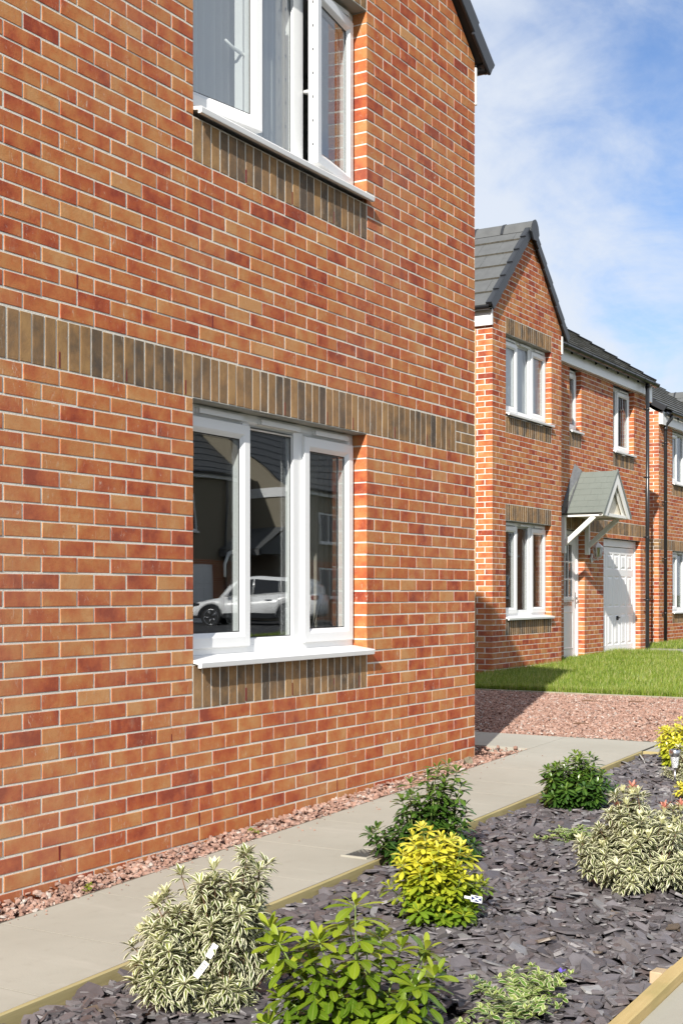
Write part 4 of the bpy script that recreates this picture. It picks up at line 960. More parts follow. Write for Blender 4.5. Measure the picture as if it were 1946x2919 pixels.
# drain cover
DC = thing('drain_cover', 'square metal drain cover with a raised tread pattern set in the path', 'drain cover', (-3.06, -.855, gz(-3.06)))
xa, xb, ya, yb = -3.172, -2.963, -.928, -.783; zc_ = gz(-3.06) + .004
mb = MB(); 
for (a, b) in (((xa, ya), (xb, ya + .014)), ((xa, yb - .014), (xb, yb)), ((xa, ya + .014), (xa + .014, yb - .014)), ((xb - .014, ya + .014), (xb, yb - .014))): mb.box((a[0], a[1], zc_ - .05), (b[0], b[1], zc_ + .001), 0, .001)
mb.build('cover_rim', CONC, DC)
mb = MB(); mb.box((xa + .015, ya + .015, zc_ - .05), (xb - .015, yb - .015, zc_ - .004))
for i in range(11):
    for j in range(8):
        x = xa + .025 + i * (xb - xa - .05) / 10; y = ya + .023 + j * (yb - ya - .046) / 7
        M = Matrix.Translation((x, y, zc_ - .0035)) @ Matrix.Rotation(R(45 if (i + j) % 2 else -45), 4, 'Z'); mb.box((-.0085, -.0022, -.001), (.0085, .0022, .0022), 0, 0, M=M)
mb.build('cover_plate', m_simple('cast_iron', (.085, .088, .085), .5, .5, .3, var=.25, scale=30), DC)

# ================================================================== planting
def leafmesh(P, D, N, L, W, prof, curl, fold=.25, wave=.0, rng=RNG):
    """P base, D along, N up-normal; returns verts, quads, (|across|, along) per vert"""
    n = len(P); D = D / np.linalg.norm(D, axis=1, keepdims=True); B = np.cross(D, N); B /= np.maximum(np.linalg.norm(B, axis=1, keepdims=True), 1e-6); N = np.cross(B, D)
    rows = []; K = len(prof); par = []
    ang = np.zeros(n)
    pos = P.copy()
    for i, (t, w) in enumerate(prof):
        th = curl * t; 
        c = P + D * (L * t * (1 - .12 * (th ** 2)))[:, None] - N * (L * t * np.sin(th) * .55)[:, None]
        hw = (W * w * .5)[:, None]; lift = N * (hw * fold)
        for s_ in (-1, 0, 1): rows.append(c + B * hw * s_ + (lift if s_ else 0)); par.append((abs(s_), t))
    V = np.stack(rows, 1); Q = []
    for i in range(K - 1):
        a = i * 3; Q += [(a, a + 1, a + 4, a + 3), (a + 1, a + 2, a + 5, a + 4)]
    Fa = (np.array(Q)[None] + (np.arange(n) * 3 * K)[:, None, None]).reshape(-1, 4); return V.reshape(-1, 3), Fa, np.array(par)
OBOV = [(0, .06), (.14, .30), (.36, .72), (.62, 1.), (.82, .86), (.94, .5), (1., .10)]
LANC = [(0, .10), (.2, .62), (.45, 1.), (.68, .82), (.88, .38), (1., .04)]
OVAL = [(0, .12), (.18, .72), (.42, 1.), (.68, .88), (.9, .42), (1., .08)]
class Plant:
    def __init__(s, seed): s.r = random.Random(seed); s.P = []; s.D = []; s.N = []; s.L = []; s.W = []; s.A = []; s.C = []; s.st = MB()
    def leaf(s, p, d, n, L, W, rnd, age, curl):
        s.P.append(tuple(p)); s.D.append(tuple(d)); s.N.append(tuple(n)); s.L.append(L); s.W.append(W); s.A.append((rnd, age)); s.C.append(curl)
    def stem(s, a, b, r0, r1, sag=0, m=0):
        a, b = Vector(a), Vector(b); mid = (a + b) * .5 + Vector((s.r.uniform(-.02, .02), s.r.uniform(-.02, .02), 0)) + (Vector((b.x - a.x, b.y - a.y, 0)) * .18) - Vector((0, 0, sag))
        pts = [(1 - t) ** 2 * a + 2 * t * (1 - t) * mid + t * t * b for t in (0, .2, .4, .6, .8, 1)]
        s.st.tube(pts, [r0 + (r1 - r0) * i / 5 for i in range(6)], 5, m, cap=True); return pts
    def whorl(s, p, t, n, L, W, up, rnd, age, curl, asp=.2, jit=.25):
        """n leaves round direction t, leaning `up` (0 flat .. 1 along t)"""
        r = s.r; t = Vector(t).normalized(); a = t.orthogonal().normalized(); b = t.cross(a); w0 = r.uniform(0, 6.28)
        for k in range(n):
            w = w0 + 6.283 * k / n + r.uniform(-jit, jit); rad = a * math.cos(w) + b * math.sin(w); u = up + r.uniform(-asp, asp)
            d = (rad * (1 - abs(u) * .6) + t * u).normalized(); nn = (t * (1 - max(0, u) * .6) - rad * u * .8 + Vector((r.uniform(-.2, .2), r.uniform(-.2, .2), .25))).normalized()
            s.leaf(Vector(p) + rad * .003, d, nn, L * r.uniform(.75, 1.15), W * r.uniform(.8, 1.15), min(1, max(0, rnd + r.gauss(0, .16))), age, curl * r.uniform(.5, 1.5))
    def trifol(s, p, d, n, L, W, rnd, age, curl):
        r = s.r; d = Vector(d).normalized(); n = Vector(n).normalized(); b = d.cross(n).normalized(); q = Vector(p) + d * L * .32
        s.st.tube([p, q], .0011, 4, 1, cap=False)
        for w in (-1, 0, 1):
            a = w * r.uniform(.75, 1.05); dd = d * math.cos(a) + b * math.sin(a); k = 1 if w == 0 else .85
            s.leaf(q, dd, n + Vector((r.uniform(-.2, .2), r.uniform(-.2, .2), 0)), L * k * r.uniform(.85, 1.1), W * k * r.uniform(.85, 1.1), min(1, max(0, rnd + r.gauss(0, .1))), age, curl * r.uniform(.4, 1.5))
    def finish(s, name, label, cat, base, prof, leafm, stemm, group=None, fold=.25, fol='foliage'):
        root = thing(name, label, cat, base, group)
        A = np.array(s.A); V, Fa, par = leafmesh(np.array(s.P), np.array(s.D), np.array(s.N), np.array(s.L), np.array(s.W), prof, np.array(s.C), fold)
        n = len(s.P); C = np.zeros((n, len(par), 4)); C[:, :, 0] = par[None, :, 0]; C[:, :, 1] = par[None, :, 1]; C[:, :, 2] = A[:, None, 0]; C[:, :, 3] = A[:, None, 1]
        npmesh(fol, V, Fa, leafm, root, C.reshape(-1, 4), smooth=True)
        if s.st.v: s.st.build('stems', stemm, root)
        return root
BARK = m_simple('brown_stem', (.15, .085, .05), .8, .2, var=.25, scale=40, bump=.4); GSTEM = m_simple('green_stem', (.20, .27, .07), .6, .3, var=.2, scale=30)
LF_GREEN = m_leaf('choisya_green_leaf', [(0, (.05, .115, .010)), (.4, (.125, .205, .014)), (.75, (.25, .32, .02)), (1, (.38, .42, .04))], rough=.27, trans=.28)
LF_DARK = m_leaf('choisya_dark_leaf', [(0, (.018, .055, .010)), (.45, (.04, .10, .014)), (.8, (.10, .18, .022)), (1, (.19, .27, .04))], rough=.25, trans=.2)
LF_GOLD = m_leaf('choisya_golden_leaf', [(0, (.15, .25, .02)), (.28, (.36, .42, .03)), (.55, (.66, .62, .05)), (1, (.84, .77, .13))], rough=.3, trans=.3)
LF_PIER = m_leaf('variegated_pieris_leaf', [(0, (.060, .085, .022)), (.5, (.10, .135, .03)), (.8, (.22, .25, .05)), (1, (.55, .56, .20))], edge=(.80, .765, .55), ew=.54, rough=.33, trans=.22)
LF_VINC = m_leaf('variegated_vinca_leaf', [(0, (.05, .12, .018)), (.5, (.11, .21, .03)), (1, (.26, .34, .07))], edge=(.72, .70, .42), ew=.74, rough=.28, trans=.25)
PINK = m_leaf('pink_new_growth', [(0, (.50, .14, .09)), (.6, (.66, .25, .18)), (1, (.72, .40, .30))], rough=.4, trans=.3)

def tips_px(pts, f, Zb, r, spread):
    out = []
    for q in pts:
        x, y = f(q[0], q[1]); out.append(at(x, y, Zb + r.uniform(-spread, spread))); 
    return out
def dome(base, rx, H, n, r, low=.25):
    out = []
    while len(out) < n:
        v = Vector((r.gauss(0, 1), r.gauss(0, 1), r.gauss(0, 1))).normalized(); 
        if v.z < -.35: continue
        k = r.uniform(.72, 1.0); out.append(Vector((base[0] + v.x * rx * k, base[1] + v.y * rx * k, base[2] + H * low + (v.z if v.z > 0 else v.z * .6) * H * (1 - low) * k)))
    return out
def pieris(name, label, base, tips, seed, L=.048, W=.0160, group=None, pinks=()):
    pl = Plant(seed); r = pl.r; B = Vector(base); zr = max(t.z for t in tips) - B.z
    allt = [(t, True) for t in tips]
    for t in tips:
        for q in range(5): 
            s_ = B + (t - B) * r.uniform(.55, .98) + Vector((r.gauss(0, .035), r.gauss(0, .035), r.gauss(0, .025))); s_.z = max(s_.z, B.z + .035); allt.append((s_, False))
    for t, main in allt:
        h = (t.z - B.z) / zr; start = B + Vector((r.gauss(0, .022), r.gauss(0, .022), r.uniform(0, .02)))
        if not main: start = B + (t - B) * r.uniform(.25, .5) + Vector((0, 0, -.02))
        pts = pl.stem(start, t, .0045 if main else .0025, .0016, sag=.02); tn = (pts[-1] - pts[-2]).normalized(); tn = (tn + Vector((0, 0, .9))).normalized()
        new = main and h > .45 and r.random() < .75
        pl.whorl(t, tn, 8 if new else 7, L * (.85 if new else .9), W, .95 if new else .6, .9 if new else .62, 1. if new else .2, .25)
        nw = 6 if main else 4
        for k in range(nw):
            p = pts[-1] - tn * .013 * (k + .3) if k < 2 else Vector(pts[-1]).lerp(pts[-4], (k - 1) / 5); pl.whorl(p, tn, 7, L, W, .34 - .17 * k, .48 - .07 * k, .1, .6)
    root = pl.finish(name, label, 'shrub', base, LANC, LF_PIER, [BARK, GSTEM], group, .35)
    if pinks:
        pk = Plant(seed + 1)
        for t in pinks: pk.whorl(t, (0, 0, 1), 6, .04, .011, .85, .6, .5, .3); pk.whorl(t - Vector((0, 0, .006)), (0, 0, 1), 6, .036, .012, .45, .5, .5, .4)
        A = np.array(pk.A); V, Fa, par = leafmesh(np.array(pk.P), np.array(pk.D), np.array(pk.N), np.array(pk.L), np.array(pk.W), LANC, np.array(pk.C), .3); C = np.zeros((len(A), len(par), 4)); C[:, :, 0] = .5; C[:, :, 2] = A[:, None, 0]; npmesh('new_shoots', V, Fa, PINK, root, C.reshape(-1, 4), smooth=True)
    return root
def choisya(name, label, base, tips, seed, L, W, leafm, group=None, rnd0=.3, rnd1=.75, sides=2, curl=.55, stemr=.004, node=.035, nodes=5):
    pl = Plant(seed); r = pl.r; B = Vector(base); zr = max(.05, max(t.z for t in tips) - B.z)
    allt = [(t, True) for t in tips]
    for t in tips:
        for q in range(sides):
            s_ = B + (t - B) * r.uniform(.5, .9) + Vector((r.gauss(0, .04), r.gauss(0, .04), r.gauss(0, .03))); s_.z = max(s_.z, B.z + .05); allt.append((s_, False))
    for t, main in allt:
        h = max(0, (t.z - B.z) / zr); start = B + Vector((r.gauss(0, .025), r.gauss(0, .025), 0))
        if not main: start = B + (t - B) * r.uniform(.2, .45)
        pts = pl.stem(start, t, stemr * (1 if main else .6), stemr * .45, sag=.0, m=1); ln = (t - start).length
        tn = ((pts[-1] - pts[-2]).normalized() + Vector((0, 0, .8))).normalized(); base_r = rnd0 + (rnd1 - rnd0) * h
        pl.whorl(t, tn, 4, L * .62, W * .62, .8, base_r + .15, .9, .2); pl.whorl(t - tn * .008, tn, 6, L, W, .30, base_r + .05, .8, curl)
        for k in range(1, nodes + 1):
            f = max(0.15, 1 - k * node / max(ln, .08)); p = Vector(pts[0]).lerp(pts[-1], f); i = min(4, int(f * 5)); p = Vector(pts[i]).lerp(pts[i + 1], f * 5 - i)
            a = r.uniform(0, 6.28) if k % 2 else a + math.pi / 2
            x = tn.orthogonal().normalized(); y = tn.cross(x)
            for s_ in (0, math.pi):
                rad = x * math.cos(a + s_) + y * math.sin(a + s_); d = (rad + tn * r.uniform(.0, .45) - Vector((0, 0, .08 * k))).normalized(); nn = (tn + Vector((0, 0, .8)) - rad * .2).normalized()
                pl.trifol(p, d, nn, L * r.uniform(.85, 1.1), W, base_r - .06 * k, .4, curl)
    return pl.finish(name, label, 'shrub', base, OBOV, leafm, [BARK, GSTEM], group, .18)
rr = random.Random(42)
def bz(x, y, off=-.035): return Vector((x, y, gz(x) + off))
GP = 'shrubs planted in the slate bed'
# near variegated shrub
b1 = bz(-5.10, -1.52); Z1 = depth(b1.x, b1.y); f1_ = lambda x, y: (400 + x / 2.24, 2420 + y / 2.24)
T1 = tips_px([(260, 160), (470, 130), (410, 205), (680, 30), (690, 140), (810, 95), (165, 290), (100, 345), (440, 330), (580, 215), (230, 420), (450, 430), (600, 340), (740, 400), (60, 490), (330, 340), (520, 330), (10, 540), (-50, 620), (130, 590), (230, 560), (340, 570), (420, 620), (640, 480), (700, 560), (760, 590), (-10, 720), (60, 760), (180, 700), (300, 700), (350, 650), (520, 760), (560, 850), (500, 940), (70, 880), (-30, 830), (170, 780), (430, 880), (690, 640), (240, 860), (330, 920)], f1_, Z1, rr, .13)
for i, t in enumerate(T1):
    if t.z < b1.z + .12: T1[i] = t + (CAM - t).normalized() * .10
pieris('variegated_shrub', 'cream and green variegated shrub with a white barcode tag, beside the path', b1, T1, 31, group=GP)
# big green choisya at the bottom of the frame
b2_ = bz(-5.17, -2.10); Z2 = depth(b2_.x, b2_.y); f2_ = lambda x, y: (700 + x / 1.445, 2530 + y / 1.445)
T2 = tips_px([(450, 70), (425, 150), (100, 165), (135, 225), (250, 250), (300, 215), (270, 310), (555, 210), (500, 260), (420, 400), (150, 450), (385, 440), (735, 300), (740, 255), (640, 245), (700, 400), (560, 480), (640, 510), (205, 520), (300, 490), (480, 540), (250, 390), (180, 340), (340, 330), (480, 370), (780, 360), (90, 560), (400, 570), (700, 560)], f2_, Z2, rr, .12)
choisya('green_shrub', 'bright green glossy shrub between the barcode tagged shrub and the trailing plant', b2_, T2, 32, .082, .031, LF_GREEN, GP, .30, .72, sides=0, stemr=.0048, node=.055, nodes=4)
# golden choisya
b3 = bz(-3.90, -1.68); Z3 = depth(b3.x, b3.y); f3_ = lambda x, y: (900 + x / 2.613, 2050 + y / 2.613)
T3 = tips_px([(790, 800), (850, 830), (720, 870), (930, 880), (1010, 890), (1080, 950), (645, 1000), (740, 930), (860, 960), (980, 1000), (1130, 1010), (640, 1080), (720, 1060), (830, 1050), (900, 1090), (1040, 1100), (1150, 1100), (670, 1160), (800, 1130), (950, 1150), (1090, 1170), (1210, 1200), (1250, 1230), (720, 1250), (790, 1260), (900, 1230), (1100, 1260), (1170, 1300), (800, 1340), (870, 1390), (1000, 1410), (1110, 1390), (800, 1420), (910, 1450), (1140, 1390)], f3_, Z3, rr, .10)
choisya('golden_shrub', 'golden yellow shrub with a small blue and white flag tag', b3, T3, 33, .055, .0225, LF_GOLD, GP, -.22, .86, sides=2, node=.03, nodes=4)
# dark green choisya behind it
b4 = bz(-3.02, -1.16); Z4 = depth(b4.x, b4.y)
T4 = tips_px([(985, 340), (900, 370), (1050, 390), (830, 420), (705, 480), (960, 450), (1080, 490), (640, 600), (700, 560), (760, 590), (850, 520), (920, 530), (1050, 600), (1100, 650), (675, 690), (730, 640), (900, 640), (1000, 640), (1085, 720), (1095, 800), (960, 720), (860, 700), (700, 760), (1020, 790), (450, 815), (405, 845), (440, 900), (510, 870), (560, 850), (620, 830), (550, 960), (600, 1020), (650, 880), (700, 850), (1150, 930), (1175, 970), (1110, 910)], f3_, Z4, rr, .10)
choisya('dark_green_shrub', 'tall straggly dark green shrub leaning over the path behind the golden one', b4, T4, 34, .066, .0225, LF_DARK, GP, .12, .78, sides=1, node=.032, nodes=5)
# rounded dark green choisya
b5 = bz(-1.36, -1.30); T5 = dome(b5, .225, .33, 46, rr, .30)
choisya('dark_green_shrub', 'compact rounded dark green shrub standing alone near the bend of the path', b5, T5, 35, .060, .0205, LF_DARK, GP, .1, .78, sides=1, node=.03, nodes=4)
# far variegated shrub with pink shoots
b6 = bz(-2.99, -2.24); Z6 = depth(b6.x, b6.y); T6 = dome(b6, .27, .37, 58, rr, .34); f6_ = lambda x, y: (1600 + x / 2.59, 2220 + y / 2.59)
PK = tips_px([(520, 62), (755, 215), (880, 200), (410, 215), (560, 270)], f6_, Z6, rr, .05); T6 += tips_px([(450, 100), (560, 110), (400, 120), (520, 130), (480, 190), (160, 590), (220, 600), (140, 460)], f6_, Z6, rr, .05) + [p - Vector((0, 0, .02)) for p in PK]
pieris('variegated_shrub', 'broad cream and green variegated shrub with salmon pink new shoots', b6, T6, 36, L=.046, W=.0150, group=GP, pinks=PK[:4])
# golden shrub at the right edge, by the solar light
b7 = bz(.44, -1.40); T7 = dome(b7, .20, .35, 40, rr, .38); choisya('golden_shrub', 'golden yellow shrub behind the steel solar light at the far end of the bed', b7, T7, 37, .052, .022, LF_GOLD, GP, .1, .9, sides=2, node=.03, nodes=4)
b10 = bz(-.20, -1.66); T10 = dome(b10, .12, .23, 16, rr, .3); pieris('variegated_shrub', 'small variegated shrub half out of frame just behind the solar light', b10, T10, 38, L=.042, W=.0145, group=GP)
b11 = bz(-.93, -1.82); T11 = dome(b11, .10, .15, 9, rr, .35); choisya('golden_shrub', 'low golden sprig poking in from the right edge, in front of the solar light', b11, T11, 39, .055, .021, LF_GOLD, GP, .5, .9, sides=0, node=.03, nodes=2)
# trailing variegated vinca
def vinca(label, base, rx, ry, n, seed, L=.031, W=.0165, flowers=()):
    pl = Plant(seed); r = pl.r; B = Vector(base)
    for i in range(n):
        a = r.uniform(0, 6.283); k = r.uniform(.45, 1.); e = Vector((B.x + math.cos(a) * rx * k, B.y + math.sin(a) * ry * k, 0)); e.z = gz(e.x) - .02 + r.uniform(.015, .075) + (.05 if r.random() < .15 else 0)
        s0 = B + Vector((r.gauss(0, .02), r.gauss(0, .02), 0)); mid = s0.lerp(e, .5) + Vector((0, 0, r.uniform(.02, .06))); pts = [(1 - t) ** 2 * s0 + 2 * t * (1 - t) * mid + t * t * e for t in [q / 9 for q in range(10)]]
        pl.st.tube(pts, .0013, 4, 0, cap=False)
        for j in range(1, 10):
            t = (pts[j] - pts[j - 1]).normalized(); up = Vector((0, 0, 1)); sd = t.cross(up).normalized()
            for s_ in (-1, 1):
                d = (sd * s_ + t * r.uniform(.1, .8) + up * r.uniform(-.1, .7)).normalized(); pl.leaf(pts[j], d, (up + Vector((r.gauss(0, .3), r.gauss(0, .3), 0))).normalized(), L * r.uniform(.7, 1.15), W * r.uniform(.8, 1.15), min(1, max(0, r.gauss(.5, .25))), .3, .4)
        pl.whorl(e, (0, 0, 1), 4, L * .7, W * .7, .7, .85, .5, .2)
    root = pl.finish('trailing_plant', label, 'trailing plant', base, OVAL, LF_VINC, [GSTEM, BARK], 'variegated trailing plants on the slate', .15)
    for (x, y, z) in flowers:
        pk = Plant(seed + 5); pk.whorl((x, y, z), (0, 0, 1), 5, .018, .011, .5, .5, .5, .1); A = np.array(pk.A); V, Fa, par = leafmesh(np.array(pk.P), np.array(pk.D), np.array(pk.N), np.array(pk.L), np.array(pk.W), OVAL, np.array(pk.C), .1)
        C = np.zeros((len(A), len(par), 4)); C[:, :, 0] = .5; C[:, :, 2] = .5; npmesh('flower', V, Fa, VIOLET, root, C.reshape(-1, 4), smooth=True)
VIOLET = m_leaf('violet_petal', [(0, (.09, .06, .42)), (1, (.20, .14, .62))], trans=.2)
vinca('low trailing plant with cream edged leaves and a violet flower', bz(-4.69, -2.36, -.02), .31, .20, 36, 51, flowers=[(-4.56, -2.46, gz(-4.6) + .075)])
vinca('sparse trailing plant beside the broad variegated shrub with pink shoots', bz(-2.28, -1.62, -.02), .19, .19, 14, 52, L=.034)
# weeds in the gravel strip
for (x, y, lab, sd) in ((-4.27, -.165, 'tiny green weed in the gravel strip against the path edge', 61), (-2.95, -.12, 'tiny weed between the red gravel stones under the wall', 62)):
    pl = Plant(sd)
    for q in range(5): pl.whorl((x + pl.r.gauss(0, .018), y + pl.r.gauss(0, .012), gz(x) + .008 + .006 * q), (pl.r.gauss(0, .3), pl.r.gauss(0, .3), 1), 5, .02, .009, .35, .6, .5, .3)
    pl.finish('weed', lab, 'weed', (x, y, gz(x)), OVAL, LF_GREEN, GSTEM, 'weeds in the gravel strip')
# stone and twigs
def stone(name, label, c, size, mat, seed, cat='stone'):
    V, Fa, C = stones(1, np.array([[c[0], c[1]]]), 0, size, size, .8, seed=seed); V[:, 2] += size * .28; o = npmesh(name, V, Fa, mat); tag(o, label, cat); return rebase(o, (c[0], c[1], gz(c[0])))
stone('stone', 'fist sized buff stone on the gravel at the foot of the near house corner', (-.30, -.09), .085, m_simple('buff_stone', (.26, .23, .16), .9, .2, var=.3, scale=60, bump=.7), 4)
for (p, ln, a, lab) in (((1680, 2002), .16, .1, 'thin dark twig lying on the red gravel near the lawn'), ((1812, 2004), .15, .0, 'thin dark twig on the red gravel farther along the lawn edge'), ((1655, 2057), .13, .15, 'dark twig lying in the middle of the red gravel')):
    Zt = 1.10 * F / (p[1] - 1688); P = at(p[0], p[1], Zt); P.z = gz(P.x) + .03; d = Vector((RX[0], RX[1], 0)) * ln * .5; q = Vector((AX[0], AX[1], 0)) * a * ln
    mb = MB(); mb.tube([P - d, P - d * .3 + Vector((0, 0, .004)) + q * .3, P + d * .4 + q * .2, P + d], [.006, .006, .005, .003], 6); o = mb.build('twig', BARK); tag(o, lab, 'twig', 'twigs on the gravel'); rebase(o, P)
# plant tags
def plant_tag(label, c, rot, w, h, parts):
    t = thing('plant_tag', label, 'plant tag', c); M = Matrix.Translation(c) @ rot
    for nm, mat, boxes in parts:
        mb = MB()
        for a, b, *k in boxes: mb.box(a, b, 0, 0, M=M @ (k[0] if k else Matrix()))
        mb.build(nm, mat, t)
    return t
PAPER = m_simple('white_tag_plastic', (.80, .80, .78), .45, var=.02); INK = m_simple('black_ink', (.02, .02, .02), .5); NAVY = m_simple('navy_print', (.012, .022, .11), .45, var=.03)
def camrot(tilt, roll=0, yaw=0): # +Y of the tag faces the camera
    q = Vector((-AX[0], -AX[1], 0)); a = math.atan2(q.y, q.x) - math.pi / 2 + yaw; return Matrix.Rotation(a, 4, 'Z') @ Matrix.Rotation(tilt, 4, 'X') @ Matrix.Rotation(roll, 4, 'Y')
cT = at(592, 2740, Z1 - .17)
bars = [((-.008, .0009, -.036 + .0028 * i), (.008, .0014, -.036 + .0028 * i + (.0017 if i % 3 else .0009))) for i in range(10)] + [((-.008, .0009, .028 + .004 * i), (.009, .0013, .0295 + .004 * i)) for i in range(4)]
plant_tag('white barcode tag looped round a stem of the near variegated shrub', cT, camrot(R(15), R(-38)), .02, .1, [('strip', PAPER, [((-.010, -.0008, -.060), (.010, .0008, -.004)), ((-.010, -.0009, .010), (.010, .0009, .056), Matrix.Translation((.004, .004, .0)) @ Matrix.Rotation(R(8), 4, 'Y'))]), ('print', INK, bars)])
cS = at(1357, 2563, Z3 - .11); S_ = [((-.0025 * 1, .001, -.021), (.0025, .0017, .021), Matrix.Rotation(R(62), 4, 'Y')), ((-.0025, .001, -.021), (.0025, .00175, .021), Matrix.Rotation(R(-62), 4, 'Y'))]
plant_tag('small tag with a white diagonal cross on navy blue, sticking out of the golden shrub', cS, camrot(R(25), R(-14), R(15)), .04, .02, [('strip', PAPER, [((-.023, -.0006, -.013), (.023, .0006, .013)), ((.02, -.0006, -.005), (.050, .0006, .005))]), ('blue_field', NAVY, [((-.0205, .0002, -.0108), (.0205, .0011, .0108))]), ('white_cross', PAPER, S_)])
# solar stake light
lb = bz(-.352, -1.568, -.03); SL = thing('solar_light', 'stainless steel solar stake light with a crackled glass cone', 'garden light', lb)
zt = lb.z + .03
mb = MB(); mb.tube([(lb.x, lb.y, lb.z - .02), (lb.x, lb.y, zt + .085)], .0075, 10); mb.build('stake', METAL, SL)
mb = MB(); mb.lathe(lb.x, lb.y, [(.0185, zt + .083), (.030, zt + .158)], 14, sm=False)
def m_crackle():
    t = NT('crackled_glass'); v = t.n('TexVoronoi', feature='DISTANCE_TO_EDGE'); v.inputs['Scale'].default_value = 90; t.l(t.pos(), v.inputs['Vector']); c = t.mix(t.step(v.outputs['Distance'], .02, .14), (.88, .89, .9), (.30, .31, .32)); t.bsdf(c, .12, spec=.8, normal=t.bump(v.outputs['Distance'], .8, .006)); return t.mat
mb.build('glass_cone', m_crackle(), SL)
mb = MB(); mb.lathe(lb.x, lb.y, [(.0355, zt + .158), (.0365, zt + .160), (.0365, zt + .194), (.033, zt + .199), (.010, zt + .200)], 24); mb.build('steel_cap', METAL, SL)
mb = MB(); mb.box((lb.x - .018, lb.y - .018, zt + .2), (lb.x + .018, lb.y + .018, zt + .203), 0, .001); mb.build('solar_cell', m_simple('solar_cell', (.015, .018, .035), .2), SL)

# ================================================================== across the road (seen in the window glass)
HARL = m_simple('cream_roughcast', (.25, .22, .165), .95, .15, var=.1, scale=20, bump=.8, bscale=120)
def plain_window(house, xa, xb, za, zb, y, nf=1, axis='y'):
    """window with frame, mullion and panes on a wall facing +Y (axis y) or -X (axis x)"""
    def bx(m_, a, b, mi=0):
        if axis == 'y': m_.box((a[0], y + a[1], a[2]), (b[0], y + b[1], b[2]), mi, .004)
        else: m_.box((y - a[1], a[0], a[2]), (y - b[1], b[0], b[2]), mi, .004)
    m_ = MB()
    for a, b in (((xa, -.02, za), (xa + .07, .03, zb)), ((xb - .07, -.02, za), (xb, .03, zb)), ((xa + .07, -.02, zb - .07), (xb - .07, .028, zb)), ((xa + .07, -.02, za), (xb - .07, .028, za + .07)), ((.5 * (xa + xb) - .04, -.02, za + .07), (.5 * (xa + xb) + .04, .026, zb - .07)), ((xa - .05, -.02, za - .07), (xb + .05, .09, za))): bx(m_, a, b)
    w = m_.build('window', WHITE, house); m_ = MB(); bx(m_, (xa + .06, -.02, za + .06), (xb - .06, .008, zb - .06)); m_.build('pane', DGLASS, w)
DGLASS = m_simple('dark_window_glass', (.02, .022, .025), .05, .6, var=.02)
def opp_house(label, x0, x1, yf, depth_, ez, pitch, wallm, wing=None, base_brick=True, group='houses across the road'):
    h = thing('house', label, 'house', ((x0 + x1) / 2, yf - depth_ / 2, .1), group)
    m_ = MB(); m_.box((x0, yf - depth_, -.2), (x1, yf, ez)); rise = depth_ / 2 * pitch; yr = yf - depth_ / 2
    for x in (x0, x1): m_.poly([(x, yf, ez), (x, yf - depth_, ez), (x, yr, ez + rise)])
    m_.build('walls', wallm, h)
    m_ = MB()
    for s_ in (1, -1):
        ye = yr + s_ * (depth_ / 2 + .25); k = 12
        for i in range(k):
            t0, t1 = i / k, (i + 1) / k; A = (ye + (yr - ye) * t0, ez - .25 * pitch + (rise + .25 * pitch) * t0 + .14); B = (ye + (yr - ye) * t1, ez - .25 * pitch + (rise + .25 * pitch) * t1 + .11)
            m_.quad((x0 - .2, A[0], A[1]), (x1 + .2, A[0], A[1]), (x1 + .2, B[0], B[1]), (x0 - .2, B[0], B[1])); m_.quad((x0 - .2, A[0], A[1] - .05), (x1 + .2, A[0], A[1] - .05), (x1 + .2, A[0], A[1]), (x0 - .2, A[0], A[1]))
    m_.build('roof', TILE, h)
    bboard(h, (x0 - .1, yf + .003, ez - .22), (x1 + .1, yf + .16, ez + .02), WHITE, 'fascia'); m_ = MB(); m_.tube([(x0 - .1, yf + .22, ez - .01), (x1 + .1, yf + .22, ez - .01)], .06, 8); m_.build('gutter', BLACKP, h)
    if base_brick: bboard(h, (x0 - .001, yf + .002, -.2), (x1 + .001, yf + .03, 2.35), BRICKP, 'brick_base', .004)
    return h
OA = opp_house('cream roughcast house mirrored in the lower window, with a garage door and drainpipe', 24.0, 31.5, -24.2, 8.5, 5.55, .75, HARL)
plain_window(OA, 27.2, 28.6, 3.4, 4.7, -24.2); plain_window(OA, 24.6, 25.9, 3.4, 4.7, -24.2); plain_window(OA, 24.6, 26.4, .95, 2.1, -24.17)
m_ = MB(); m_.box((27.3, -24.18, .1), (29.5, -24.10, 2.15), 0, .01); 
for i in range(4):
    for j in range(3): m_.box((27.42 + i * .51, -24.10, .25 + j * .62), (27.82 + i * .51, -24.085, .75 + j * .62), 0, .01)
m_.build('garage_door', WHITE, OA); m_ = MB(); m_.tube([(30.4, -24.08, 5.35), (30.4, -24.08, .1)], .045, 8); m_.build('downpipe', BLACKP, OA)
OB = opp_house('cream roughcast house with a forward wing and lean-to porch, mirrored in the lower window', 31.9, 39.5, -22.6, 10.0, 5.15, .75, HARL)
plain_window(OB, 34.4, 35.8, 3.1, 4.3, -22.6); plain_window(OB, 34.2, 36.0, .95, 2.1, -22.57)
m_ = MB(); m_.poly([(31.9, -22.6, 3.6), (31.9, -25.6, 3.6), (30.1, -25.6, 2.75), (30.1, -22.4, 2.75)]); m_.poly([(31.9, -22.4, 3.6), (30.1, -22.4, 2.75), (30.1, -22.4, 2.55), (31.9, -22.4, 2.55)]); m_.box((30.05, -24.1, 2.5), (30.2, -22.4, 2.72)); m_.build('lean_to_porch', TILE, OB)
bboard(OB, (31.84, -24.2, 4.75), (31.898, -22.6, 5.1), WHITE, 'side_fascia')
OC = opp_house('brick house farther along across the road, mirrored in the windows of the second house', 52, 64, -19.5, 9, 5.3, .8, BRICKP, base_brick=False); plain_window(OC, 54, 55.5, 3.3, 4.6, -19.5); plain_window(OC, 58, 60, .9, 2.2, -19.5); plain_window(OC, 60, 61.4, 3.3, 4.6, -19.5)
